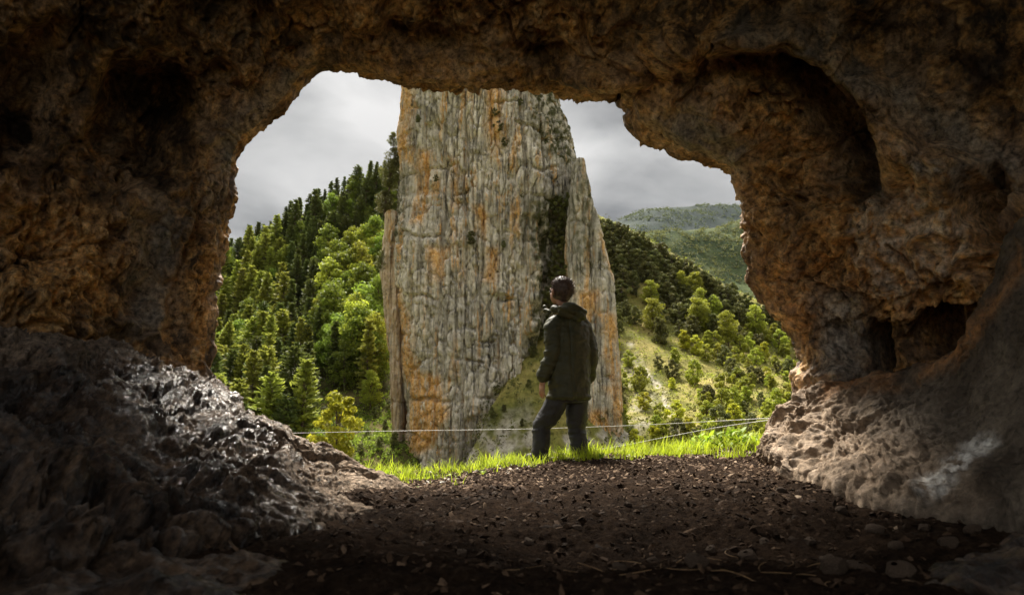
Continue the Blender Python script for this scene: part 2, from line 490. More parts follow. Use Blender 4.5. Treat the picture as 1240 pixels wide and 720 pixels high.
def shell_ctrl():
    rows = [[] for _ in range(10)]
    for (px, py, Y) in MOUTH:
        m = P(px, py, Y)
        d = np.array([m[0], m[2]]) - CEN
        r = np.linalg.norm(d); u = d / r
        side = abs(u[0]); top = max(u[1], 0.0); low = max(-u[1], 0.0)
        k = 1.0 + 0.10 * side + 0.0 * top
        def at(Yv, s, out=0.0):
            q = CEN + d * s + u * out
            return (q[0], Yv, q[1])
        w = side * 1.0 + top * 0.70 + low * 0.3      # how far the chamber widens on this side
        if px > 620: w *= 1.12
        lf = 0.5 + 0.5 * math.tanh(-u[0] * 3)  # unseen outer cliff is flattened on the left to let sun onto the terrace
        rows[0].append(at(Y + 2.8 - 2.4 * lf, 1.0, 7.0))
        rows[1].append(at(Y + 1.0 - 0.6 * lf, 1.0, 1.2))
        rows[2].append(at(Y + 0.35, 1.0, 0.22))
        rows[3].append(tuple(m))
        rows[4].append(at(Y - 0.40, 1.0, 0.17 + 0.14 * w))
        rows[5].append(at(Y - 1.05, 1.0, 0.24 + 0.52 * w))
        rows[6].append(at(Y - 1.80, 1.0, 1.15 * w))
        rows[7].append(at(Y - 3.2, 1.0, 1.7 * w))
        back = 0.5 + 0.5 * math.tanh((-u[0] - 0.28) * 5)         # unseen rear-left opening, added to let fill light onto the right wall
        rows[8].append(at(Y - 4.9 + 0.9 * back, 1.0, 1.9 * w))
        rows[9].append(at(Y - 7.6 + 3.5 * back, 1.0, 2.1 * w))
    return np.array(rows)

ctrl = shell_ctrl()
rt = spread([6, 14, 30, 70, 115, 100, 45, 12, 8])
# columns: even spacing in the picture
mp = np.array([(a, b) for a, b, _ in MOUTH], float)
seg = np.hypot(*np.diff(mp, axis=0).T)
ct = spread([max(4, int(s * 0.72)) for s in seg])
G = patch(ctrl, rt, ct)
R_, C_ = G.shape[:2]
N = grid_normals(G)
mid = np.array([0.1, 3.0, 1.5])
if (N * (mid - G)).sum(2).mean() < 0: N = -N          # normals point into the chamber
V = G.reshape(-1, 3); Nf = N.reshape(-1, 3)
rr = np.repeat(rt, C_)
# large forms: how strongly a vertex may move (little at the traced rim)
rim = np.clip(np.abs(rr - 3.0) / 1.1, 0.0, 1)
rim = 0.10 + 0.90 * rim
qx, qy = proj(V)
wob = np.stack([fbm(V * 2.3 + 40, 4), fbm(V * 2.3 + 90, 4)], 1) * 16
wx, wy = qx + wob[:, 0], qy + wob[:, 1]
disp = np.zeros(len(V))
def zm(t): return t - t.mean()
disp += rim * 0.24 * fbm(V * np.array([0.8, 0.8, 0.8]), 3)
disp += rim * 0.18 * zm(ridged(V * 1.5 + 3.3, 3))
warp3 = np.stack([fbm(V * 2.0 + 5, 3), fbm(V * 2.0 + 25, 3), fbm(V * 2.0 + 45, 3)], 1) * 0.35
# smooth water-worn zones (roof right of the rib, grey panel of the left wall) against crusty ones
smz = np.zeros(len(V))
for pz in ([(760, 60), (880, 30), (960, 40), (1060, 105), (1150, 180), (1260, 245), (1260, -80), (760, -80)], [(150, 250), (215, 245), (222, 400), (165, 405)],
           [(262, 200), (330, 95), (400, 60), (560, 50), (560, 100), (400, 82), (300, 175), (275, 240)], [(770, 140), (850, 125), (915, 165), (905, 215), (830, 190)]):
    smz = np.maximum(smz, sstep(22, -22, poly_sd(pz, wx, wy)))
sm = 1 - 0.68 * smz
f1, f2 = worley((V + 0.5 * warp3) * 2.0)
disp += (0.2 + 0.8 * rim) * sm * (0.17 * zm(-f1) - 0.06 * np.exp(-((f2 - f1) / 0.06) ** 2))      # blocks parted by cracks
bed = (V + 0.45 * warp3) @ np.array([0.35, 0.25, 0.90]) * 2.4 + 0.8 * fbm(V * 0.9 + 60, 2)   # tilted bedding: broken ledges
fr_ = bed - np.floor(bed)
disp += (0.05 + 0.95 * rim) * 0.085 * (sstep(0.0, 0.82, fr_) - sstep(0.86, 1.0, fr_) - 0.45) * sstep(-0.15, 0.30, fbm(V * 0.8 + 70, 2))
# drapery-like folds running down the walls
Vd = (V + warp3) * np.array([1, 1, 0.30])
disp += (0.35 + 0.65 * rim) * sm * 0.15 * zm(ridged(Vd * 3.6, 3, 2.1, 0.5))
crust = sm * sstep(-0.35, 0.30, fbm(V * 0.7 + 80, 3))
disp += (0.45 + 0.55 * rim) * (0.012 + 0.055 * crust) * zm(ridged((V + 0.3 * warp3) * np.array([8.5, 8.5, 5.0]), 3, 2.1, 0.6))
disp += (0.5 + 0.5 * rim) * (0.006 + 0.034 * crust) * zm(ridged((V + 0.2 * warp3) * 18, 2, 2.1, 0.6))
def dent(poly, depth, width, px=None, py=None):
    s = poly_sd(poly, wx if px is None else px, wy if py is None else py)
    return -depth * sstep(width * 0.5, -width, s)
near = rr > 3.05
D = np.zeros(len(V))
# tall dark alcove under the arched rib, right
D += dent([(868, 75), (900, 52), (960, 58), (1020, 95), (1062, 140), (1075, 175), (1060, 235), (1035, 250), (1010, 205), (985, 160), (965, 110), (925, 80)], 0.55, 34)
D += dent([(930, 110), (985, 90), (1040, 130), (1060, 200), (1035, 255), (990, 240), (965, 190)], 0.30, 40)
# little caves low on the right wall
D += dent([(1040, 420), (1052, 405), (1065, 410), (1072, 438), (1073, 455), (1046, 448)], 0.6, 11)
D += dent([(1113, 394), (1130, 380), (1151, 385), (1158, 402), (1148, 420), (1124, 424), (1112, 412)], 0.6, 14)
# round niche by the right edge
D += dent([(1165, 225), (1200, 205), (1232, 235), (1228, 290), (1190, 300), (1168, 265)], 0.7, 22)
# hollows in the left wall and roof
D += dent([(120, 90), (175, 62), (225, 85), (245, 130), (225, 205), (160, 235), (110, 190)], 0.55, 34)
D += dent([(215, 300), (238, 250), (252, 240), (236, 330), (222, 430), (200, 430)], 0.16, 16)
D += dent([(150, 270), (205, 255), (215, 330), (190, 400), (160, 380)], 0.18, 24)
D += dent([(0, 40), (60, 20), (80, 80), (50, 180), (0, 200)], 0.4, 30)
D += dent([(600, 60), (690, 50), (740, 80), (660, 86)], 0.18, 14)
D += dent([(440, 40), (520, 28), (560, 60), (480, 75)], 0.2, 16)
# raised rib arching over the alcove and down to the slab
rib = [(700, 95), (770, 78), (830, 62), (885, 42), (950, 48), (1010, 76), (1060, 120), (1080, 165), (1120, 195), (1165, 220), (1200, 236), (1240, 275)]
dr = line_d(rib, qx + 0.5 * wob[:, 0], qy + 0.5 * wob[:, 1])
D += 0.34 * np.exp(-(dr / 22.0) ** 2)
# bulging nose over the opening, right of the sky
D += 0.30 * sstep(40, -45, poly_sd([(790, 120), (850, 100), (905, 130), (920, 175), (890, 200), (830, 180)], wx, wy))
# jutting lower lip of the left wall above the ledge
ledge_line = [(-60, 392), (0, 400), (90, 412), (170, 428), (240, 450)]
dl = line_d(ledge_line, qx, qy)
D += 0.0 * dl
D[~near] = 0
disp = disp * np.where(near, 1, 0.8) + D * np.clip((rr - 3.05) / 0.35, 0, 1)
V2 = V + Nf * disp[:, None]
# mineral stains with shapes of their own, and shade painted as dark patches
def region(polys, w=25):
    s = np.full(len(V), 1e9)
    for p in polys: s = np.minimum(s, poly_sd(p, wx, wy))
    return sstep(w, -w, s) * near
orange = np.clip(region([[(900, 90), (950, 100), (985, 200), (960, 240), (920, 190)],
                 [(960, 225), (1020, 230), (1035, 265), (990, 275)], [(978, 310), (1003, 312), (1000, 345), (982, 350)],
                 [(985, 255), (1120, 200), (1210, 300), (1170, 385), (1060, 400), (985, 350)], [(890, 210), (930, 205), (960, 300), (985, 390), (955, 390), (915, 320)],
                 [(310, 15), (460, 0), (560, 20), (430, 40)], [(0, 250), (110, 230), (150, 380), (60, 400), (0, 390)], [(225, 300), (262, 260), (258, 420), (235, 440)],
                 [(640, 10), (760, 15), (740, 45), (650, 40)]]), 0, 1)
painted_shade = np.clip(region([[(955, 70), (1020, 85), (1075, 150), (1070, 215), (1040, 245), (1000, 225), (975, 160)],  # shade of alcove, hollows, roof and upper left wall painted into the colour
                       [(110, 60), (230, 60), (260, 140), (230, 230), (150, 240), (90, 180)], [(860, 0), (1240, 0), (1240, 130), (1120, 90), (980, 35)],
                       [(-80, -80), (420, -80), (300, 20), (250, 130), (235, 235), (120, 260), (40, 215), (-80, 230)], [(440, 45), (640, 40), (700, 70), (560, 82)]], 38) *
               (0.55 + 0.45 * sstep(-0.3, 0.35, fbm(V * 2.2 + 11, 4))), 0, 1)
grey = np.clip(region([[(880, 35), (960, 50), (1060, 120), (1150, 190), (1240, 245), (1240, 190), (1130, 120), (1000, 55), (900, 20)],
                       [(770, 140), (850, 130), (915, 170), (900, 210), (830, 190)], [(250, 170), (330, 90), (380, 80), (300, 180), (262, 290)],
                       [(985, 360), (1040, 350), (1050, 470), (985, 480)], [(150, 260), (215, 250), (215, 400), (170, 400)]], 22) * 0.75, 0, 1)
pale = np.clip(region([[(1040, 235), (1130, 215), (1190, 300), (1140, 360), (1060, 370), (1030, 300)], [(985, 375), (1030, 380), (1035, 450), (990, 455)], [(1105, 180), (1165, 215), (1180, 235), (1120, 215)], [(1035, 225), (1055, 230), (1050, 300), (1020, 330)]], 14) * 0.6, 0, 1)
me = mesh_np('cave_walls_and_roof', V2, grid_faces(R_, C_), True, dict(orange=orange, painted_shade=painted_shade, grey=grey, pale=pale))
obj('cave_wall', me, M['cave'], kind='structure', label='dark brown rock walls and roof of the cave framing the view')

# ================================================================== left polished rock slope
L1 = [(-420, 385, 3.0), (-150, 395, 3.6), (0, 404, 4.1), (120, 424, 4.7), (240, 456, 5.35), (330, 519, 5.6), (395, 550, 5.6), (450, 572, 5.5), (500, 600, 5.4)]
L2 = [(-420, 470, 2.5), (-150, 455, 3.0), (0, 455, 3.5), (115, 468, 4.15), (230, 494, 4.75), (318, 541, 5.15), (388, 565, 5.2), (445, 582, 5.15), (500, 606, 5.0)]
L3 = [(-420, 560, 2.0), (-150, 530, 2.5), (0, 525, 2.95), (110, 530, 3.5), (220, 546, 4.05), (308, 575, 4.5), (382, 590, 4.6), (440, 598, 4.55), (495, 615, 4.4)]
L4 = [(-450, 660, 1.7), (-150, 600, 2.15), (0, 592, 2.5), (105, 595, 2.95), (212, 604, 3.35), (300, 614, 3.65), (374, 617, 3.85), (432, 614, 3.95), (488, 626, 3.9)]
L5 = [(-480, 760, 1.5), (-150, 670, 1.95), (0, 655, 2.2), (100, 652, 2.5), (206, 652, 2.75), (294, 648, 2.95), (368, 640, 3.15), (424, 631, 3.4), (480, 638, 3.5)]
def on_bank(px, py, Y):
    """spot of a bank that falls towards the cave's middle, foot near x = -0.8"""
    p = P(px, py, 1.0)
    Yb = -(0.58 + 0.32) / min((p[2] - CAM_Z) + 0.40 * p[0], -0.05)
    return (px, py, min(max(0.85 * Yb + 0.15 * Y, 1.5), 5.6))
L1 = [on_bank(*c) if k > 1 else c for k, c in enumerate(L1)]
L2, L3, L4, L5 = [[on_bank(*c) for c in L] for L in (L2, L3, L4, L5)]
row0 = []
for k, c in enumerate(L1):
    p = P(*c)
    row0.append(p + np.array([-0.55, 0.25, -0.12]) if k <= 4 else p + np.array([-0.1, 0.9, -0.75]))
rowm = [P(*c) - np.array([0, 0.25, 0.5]) for c in L5]
ctrl = np.array([row0] + [[P(*c) for c in L] for L in (L1, L2, L3, L4, L5)] + [rowm])
G = patch(ctrl, spread([14, 62, 62, 62, 62, 14]), spread([10, 40, 90, 100, 90, 75, 60, 30]))
R_, C_ = G.shape[:2]
N = grid_normals(G)
if N[..., 2].mean() < 0: N = -N
V = G.reshape(-1, 3); Nf = N.reshape(-1, 3)
qx, qy = proj(V)
wp = np.stack([fbm(V * 1.6 + 7, 3), fbm(V * 1.6 + 31, 3), fbm(V * 1.6 + 61, 3)], 1) * 0.35
# worn runnels flow down the slope towards the right
A = V + wp
a1 = A[:, 0] * 0.80 + A[:, 1] * 0.45 - A[:, 2] * 0.4     # along the flow
a2 = -A[:, 0] * 0.45 + A[:, 1] * 0.80 + A[:, 2] * 0.6    # across it
Q = np.stack([a1 * 0.80, a2 * 1.0, A[:, 2] * 1.0], 1)
d = 0.13 * fbm(V * 1.3 + 2, 3)
c1, c2 = worley(Q * 2.3 + 3)
d += 0.10 * (0.5 - c1) - 0.05 * np.exp(-((c2 - c1) / 0.06) ** 2)
d += 0.045 * ridged(Q * 4.0, 3, 2.1, 0.5)
f1, f2 = worley(Q * 7.5)
d += 0.080 * (0.5 - f1)
d += 0.024 * ridged(Q * 12.0 + 8, 2, 2.1, 0.5)
e1, e2 = worley(Q * 17.0)
d += 0.030 * (0.5 - e1) + 0.013 * ridged(Q * 27, 2)
mt = 1 - 0.55 * sstep(300, 430, qx)
d *= mt
def dent2(poly, depth, w):
    return -depth * sstep(w * .5, -w, poly_sd(poly, qx + 60 * wp[:, 0], qy + 30 * wp[:, 1]))
d += dent2([(95, 600), (130, 596), (165, 622), (188, 640), (150, 650), (130, 630)], 0.22, 7)
d += dent2([(-40, 500), (40, 470), (110, 500), (60, 520)], 0.10, 12)
d += dent2([(60, 445), (110, 440), (130, 470), (90, 480)], 0.10, 10)
d += dent2([(-30, 580), (20, 565), (40, 590), (0, 605)], 0.14, 10)
V2 = V + Nf * d[:, None]
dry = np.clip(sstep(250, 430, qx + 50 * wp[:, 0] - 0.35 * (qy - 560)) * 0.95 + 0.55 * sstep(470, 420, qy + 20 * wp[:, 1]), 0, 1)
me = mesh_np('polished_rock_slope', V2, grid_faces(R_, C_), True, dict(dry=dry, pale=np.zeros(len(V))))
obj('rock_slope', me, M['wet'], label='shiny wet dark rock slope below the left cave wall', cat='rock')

# ================================================================== right rock slab
S1 = [(938, 512, 5.7), (985, 478, 5.5), (1040, 466, 5.1), (1100, 456, 4.7), (1165, 418, 4.3), (1215, 335, 3.95), (1262, 255, 3.65), (1420, 190, 3.0)]
S2 = [(930, 526, 5.55), (985, 500, 5.2), (1043, 492, 4.8), (1105, 482, 4.4), (1172, 450, 4.0), (1228, 385, 3.65), (1290, 320, 3.35), (1435, 270, 2.7)]
S3 = [(926, 542, 5.4), (985, 525, 4.9), (1046, 522, 4.5), (1110, 514, 4.1), (1180, 494, 3.7), (1243, 450, 3.35), (1320, 400, 3.05), (1450, 360, 2.5)]
S4 = [(930, 553, 5.2), (987, 556, 4.5), (1047, 560, 4.05), (1112, 560, 3.65), (1182, 552, 3.35), (1250, 535, 3.0), (1340, 510, 2.7), (1500, 490, 2.2)]
S5 = [(938, 565, 5.0), (990, 582, 4.1), (1048, 595, 3.55), (1112, 605, 3.2), (1182, 610, 2.95), (1255, 612, 2.7), (1360, 630, 2.35), (1550, 660, 1.9)]
def slab_rows(L, tuck):
    r = [P(*c) for c in L]
    first = r[0] + np.array([0.45, 0.9, -0.35 + tuck])
    return [first] + r + [r[-1] + np.array([2.2, -1.6, 0.2])]
rows = [slab_rows(L, 0) for L in (S1, S2, S3, S4, S5)]
row0 = [p + np.array([0.65, 0.35, 0.0]) for p in rows[0]]
rowm = [p - np.array([0.05, 0.2, 0.5]) for p in rows[-1]]
ctrl = np.array([row0] + rows + [rowm])
G = patch(ctrl, spread([12, 46, 46, 52, 52, 12]), spread([16, 50, 55, 60, 65, 62, 40, 10, 14]))
R_, C_ = G.shape[:2]
N = grid_normals(G)
if (N * (mid - G)).sum(2).mean() < 0: N = -N
V = G.reshape(-1, 3); Nf = N.reshape(-1, 3)
qx, qy = proj(V)
wp = np.stack([fbm(V * 1.7 + 17, 3), fbm(V * 1.7 + 37, 3), fbm(V * 1.7 + 67, 3)], 1) * 0.3
A = V + wp
smooth = sstep(1080, 1180, qx)
d = 0.09 * fbm(V * 1.4 + 5, 3)
Q = np.stack([A[:, 0], A[:, 1], A[:, 2] * 0.55], 1)
d += (0.075 - 0.045 * smooth) * ridged(Q * 3.4, 3, 2.1, 0.5)
f1, f2 = worley(Q * 6.5)
d += (0.055 - 0.025 * smooth) * (0.5 - f1)
d += (0.028 - 0.012 * smooth) * ridged(Q * 11 + 4, 3, 2.1, 0.6)
d += 0.010 * fbm(Q * 30, 2)
V2 = V + Nf * d[:, None]
w1, w2 = qx + 60 * wp[:, 0], qy + 60 * wp[:, 1]
dry = np.clip(sstep(1110, 1000, w1) * 0.95 + sstep(35, -35, poly_sd([(1000, 540), (1100, 520), (1180, 560), (1180, 620), (1020, 600)], w1, w2)) * 0.6, 0, 1)
orange = sstep(14, -14, np.minimum(poly_sd([(985, 470), (1060, 455), (1090, 462), (1010, 490)], w1, w2), poly_sd([(1110, 458), (1180, 400), (1240, 300), (1240, 335), (1170, 440)], w1, w2)))
pale = sstep(13, -10, line_d([(1195, 535), (1170, 562), (1140, 580), (1120, 590)], w1, w2) - 9 + 0 * w1)
me = mesh_np('right_rock_slab', V2, grid_faces(R_, C_), True, dict(dry=dry, pale=pale, orange=orange))
obj('rock_slab', me, M['slab'], label='grey brown sloping rock slab under the little holes in the cave wall', cat='rock')

# ================================================================== cave floor and terrace edge
def edge_y(x):
    return 6.30 + 0.36 * np.clip(x, -4, 4) + 0.10 * np.sin(x * 2.1 + 0.5)
def floor_z(x, y):
    x = np.asarray(x, float); y = np.asarray(y, float)
    p = np.stack([x.ravel(), y.ravel(), np.zeros(x.size)], 1)
    z = 0.075 * fbm(p * 0.9 + 3, 3).reshape(x.shape) + 0.030 * fbm(p * 2.6 + 13, 3).reshape(x.shape)
    ey = edge_y(x)
    far = sstep(3.4, 5.2, y)
    z = z * (1 - 0.5 * far)
    z = z - 0.10 * far + 0.125 * sstep(-0.9, 1.2, x) * far          # a touch higher towards the right of the mouth
    z = z - 0.075 * np.exp(-((y - 2.75) / 0.5) ** 2) * sstep(-0.8, 0.2, x) * sstep(1.9, 1.2, x)   # trodden hollow
    z = z + 0.03 * np.exp(-((y - 2.05) / 0.25) ** 2)
    over = np.maximum(y - ey, 0)
    z = z - np.minimum(over * 0.35 + 1.5 * np.maximum(over - 0.35, 0) ** 1.5, 60)
    return z
xs = np.concatenate([np.linspace(-14, -3.6, 14)[:-1], np.linspace(-3.6, 3.6, 430), np.linspace(3.6, 14, 14)[1:]])
ys = np.concatenate([np.linspace(-14, 1.0, 24)[:-1], np.linspace(1.0, 3.6, 260)[:-1], np.linspace(3.6, 7.2, 200)[:-1], np.linspace(7.2, 30, 60)])
X, Y = np.meshgrid(xs, ys)
Z = floor_z(X, Y)
pp = np.stack([X.ravel(), Y.ravel(), Z.ravel()], 1)
inn = (sstep(1.0, 1.4, Y) * sstep(7.4, 6.6, Y) * sstep(3.6, 3.2, np.abs(X))).ravel()
rough = 0.020 * ridged(pp * 9.0, 3, 2.1, 0.6) + 0.012 * fbm(pp * 30, 2)
Zd = Z.ravel() + inn * rough
me = mesh_np('dirt_floor', np.stack([X.ravel(), Y.ravel(), Zd], 1), grid_faces(len(ys), len(xs)), True)
obj('ground', me, M['dirt'], kind='structure', label='dark trampled dirt floor of the cave')

# low rock shelves breaking through the dirt in front
def shelf(name, poly, h, label, seed, tilt=(0, 0)):
    pa = np.array(poly)
    xs = np.linspace(pa[:, 0].min() - .25, pa[:, 0].max() + .25, 240); ys = np.linspace(pa[:, 1].min() - .25, pa[:, 1].max() + .25, 170)
    X, Y = np.meshgrid(xs, ys)
    p = np.stack([X.ravel(), Y.ravel(), np.zeros(X.size) + seed], 1)
    w = fbm(p * 1.8, 4) * 0.22
    s = poly_sd(poly, p[:, 0] + w, p[:, 1] + np.roll(w, 997))
    m = sstep(0.10, -0.34, s)
    z = floor_z(X, Y).ravel() - 0.10 + m * (h + 0.10)
    z += m * (0.060 * ridged(p * np.array([1.6, 3.4, 1]), 3) + 0.045 * (0.5 - worley(p * np.array([3.5, 7, 1]))[0]) + 0.030 * ridged(p * np.array([7, 12, 1]), 3) + 0.022 * (0.5 - worley(p * np.array([11, 17, 1]) + .3)[0]) - 0.03)
    z += tilt[0] * p[:, 0] * m + tilt[1] * p[:, 1] * m
    k = s < 0.30
    idx = k.reshape(X.shape)
    f = grid_faces(len(ys), len(xs))
    f = f[k[f].all(1)]
    V = np.stack([X.ravel(), Y.ravel(), z], 1)
    used = np.unique(f); rem = np.full(len(V), -1); rem[used] = np.arange(len(used))
    me = mesh_np(name, V[used], rem[f], True, dict(dry=np.zeros(len(used)), pale=np.zeros(len(used))))
    return obj('rock_shelf', me, M['wet'], label=label, cat='rock')
shelf('low_shelf', [(-3.2, 0.9), (-0.15, 1.0), (-0.25, 1.75), (-0.75, 2.15), (-1.5, 2.35), (-2.6, 2.2)], 0.055, 'low flat dark rock shelf in the bottom left corner of the cave floor', 3.0)
shelf('low_shelf', [(0.95, 1.6), (3.0, 1.4), (3.0, 2.9), (2.2, 2.95), (1.5, 2.45)], 0.05, 'low sloping grey rock shelf in the bottom right corner of the cave floor', 8.0)

# ================================================================== outside: ground sheet, hills
M['valley'] = mat_hill('valley_grass', [(0.3, (0.05, 0.055, 0.02)), (0.5, (0.10, 0.10, 0.035)), (0.7, (0.16, 0.14, 0.06))], 0.05)
M['forest_floor'] = mat_hill('forest_floor', [(0.3, (0.03, 0.032, 0.012)), (0.5, (0.075, 0.07, 0.022)), (0.7, (0.15, 0.12, 0.045))], 0.09)
M['dry_grass'] = mat_hill('dry_grass_slope', [(0.28, (0.065, 0.08, 0.018)), (0.45, (0.15, 0.145, 0.035)), (0.58, (0.24, 0.205, 0.06)), (0.74, (0.31, 0.24, 0.10))], 0.16, 0.25,
                          [(0.3, (0.16, 0.14, 0.11)), (0.5, (0.36, 0.32, 0.26)), (0.7, (0.55, 0.51, 0.44))])
M['far_forest'] = mat_hill('far_forest', [(0.40, (0.006, 0.014, 0.010)), (0.60, (0.014, 0.025, 0.014)), (0.72, (0.03, 0.036, 0.018))], 0.008, 4)
M['mid_green'] = mat_hill('mid_green_ridge', [(0.3, (0.022, 0.038, 0.012)), (0.5, (0.05, 0.068, 0.018)), (0.7, (0.09, 0.10, 0.035))], 0.03, 3)
M['field'] = mat_hill('pale_field', [(0.3, (0.30, 0.30, 0.13)), (0.7, (0.40, 0.38, 0.20))], 0.02, 0.2)

xs = np.concatenate([-np.geomspace(9000, 30, 30), [0], np.geomspace(30, 9000, 30)])
ys = np.concatenate([-np.geomspace(9000, 30, 14), [0], np.geomspace(8, 9000, 46)])
X, Y = np.meshgrid(xs, ys)
Z = np.full(X.shape, -62.0) + 1.5 * fbm(np.stack([X.ravel() * .01, Y.ravel() * .01, X.ravel() * 0], 1), 3).reshape(X.shape)
obj('terrain', mesh_np('valley_floor', np.stack([X, Y, Z], 2).reshape(-1, 3), grid_faces(len(ys), len(xs))), M['valley'], kind='structure', label='valley floor far below the cave')

def hill(name, rows, mat, label, amp, freq, rn=26, cn=26, attrs=None, back=(60, -60), noise_o=4):
    ctrl = [[P(*c) for c in r] for r in rows]
    ctrl.append([p + np.array([p[0] / p[1] * back[0], back[0], back[1]]) for p in ctrl[-1]])
    ctrl = np.array(ctrl)
    G = patch(ctrl, spread([rn] * (ctrl.shape[0] - 1)), spread([cn] * (ctrl.shape[1] - 1)))
    V = G.reshape(-1, 3)
    V = V + np.array([0, 0, 1]) * (amp * fbm(V * freq, noise_o))[:, None]
    at = attrs(V) if attrs else {}
    o = obj(name, mesh_np(name, V, grid_faces(*G.shape[:2]), True, at), mat, kind='structure', label=label)
    return V.reshape(G.shape)

LH = hill('hill', [
    [(-150, 900, 60), (120, 860, 60), (300, 800, 62), (420, 740, 64), (520, 720, 66), (640, 720, 70)],
    [(-150, 640, 72), (120, 620, 72), (300, 585, 74), (420, 560, 76), (520, 555, 80), (640, 560, 86)],
    [(-150, 560, 100), (120, 530, 98), (300, 500, 98), (420, 480, 98), (520, 470, 102), (640, 470, 108)],
    [(-150, 500, 130), (120, 450, 128), (300, 390, 128), (420, 352, 130), (520, 330, 134), (640, 320, 140)],
    [(-150, 440, 160), (120, 390, 160), (262, 332, 160), (400, 252, 164), (520, 192, 170), (640, 150, 176)]],
    M['forest_floor'], 'steep forest floor of the hillside left of the rock tower', 1.2, 0.08)

def right_bare(V):
    x, y = proj(V)
    n = fbm(V * 0.12 + 4, 4) * 12
    s = line_d([(772, 425), (780, 450), (798, 468), (806, 490), (818, 508), (822, 540)], x + n, y + n)
    b = sstep(5, 0, s - 1 + 3 * fbm(V * 0.6, 3))
    s2 = poly_sd([(752, 430), (775, 425), (790, 470), (800, 540), (752, 545)], x + n, y + n)
    b2 = 0.75 * sstep(10, -16, s2) * sstep(-0.25, 0.35, fbm(V * 0.35 + 9, 4))
    return dict(bare=np.clip(np.maximum(b * sstep(-.35, .25, fbm(V * .45 + 3, 4)), b2 * .7), 0, 1))
RH = hill('hill', [
    [(560, 760, 62), (700, 740, 62), (800, 720, 60), (900, 700, 58), (1020, 690, 56), (1200, 690, 54)],
    [(560, 570, 80), (700, 560, 78), (800, 545, 74), (900, 535, 70), (1020, 530, 66), (1200, 530, 64)],
    [(560, 480, 104), (700, 470, 102), (800, 470, 98), (900, 475, 94), (1020, 490, 90), (1200, 505, 88)],
    [(560, 350, 130), (700, 360, 128), (800, 385, 126), (900, 420, 122), (1020, 455, 118), (1200, 485, 114)],
    [(560, 220, 160), (700, 262, 158), (800, 312, 158), (900, 372, 158), (1020, 425, 156), (1200, 470, 154)]],
    M['dry_grass'], 'dry grassy hillside dotted with bushes right of the rock tower', 1.0, 0.10, 40, 34, right_bare)

MH = hill('hill', [
    [(500, 520, 620), (700, 480, 620), (800, 450, 620), (900, 440, 620), (1050, 460, 620), (1300, 480, 620)],
    [(500, 420, 800), (700, 350, 800), (800, 335, 800), (900, 345, 800), (1050, 370, 800), (1300, 400, 800)],
    [(500, 400, 950), (700, 312, 950), (800, 293, 950), (870, 281, 950), (950, 270, 950), (1300, 300, 950)]],
    M['mid_green'], 'smooth green ridge in the middle distance', 10, 0.012, 30, 30, back=(300, -200))
FH = hill('mountain', [
    [(300, 500, 1500), (600, 450, 1500), (760, 420, 1500), (900, 400, 1500), (1100, 400, 1500), (1500, 420, 1500)],
    [(300, 430, 2300), (600, 340, 2300), (760, 292, 2300), (900, 296, 2300), (1100, 310, 2300), (1500, 330, 2300)],
    [(300, 420, 3000), (640, 320, 3000), (758, 277, 3000), (828, 259, 3000), (930, 262, 3000), (1500, 300, 3000)]],
    M['far_forest'], 'distant blue green forested mountain on the skyline', 26, 0.004, 34, 40, back=(900, -500))
# pale hay field on the far mountain's foot
fx = [(772, 283), (800, 285), (828, 287), (832, 291), (800, 290), (778, 288)]
fpts = [P(a, b, 1480) for a, b in fx]
ctrl = np.array([[P(a, b, y) for a, b in zip((745, 770, 800, 835), bs)] for y, bs in ((1180, (292, 293, 293, 293)), (1260, (289, 289, 290, 290)), (1400, (283, 284, 286, 287)))])
G = patch(ctrl, spread([10, 10]), spread([10, 10, 10]))
obj('hill', mesh_np('hay_field_hill', G.reshape(-1, 3), grid_faces(*G.shape[:2])), M['field'], kind='structure', label='pale mown field at the foot of the distant mountain')

# ================================================================== the rock tower
def edges(pl, Y, zz):
    w = np.array([P(a, b, Y) for a, b in pl])
    o = np.argsort(w[:, 2])
    return np.interp(zz, w[o, 2], w[o, 0])

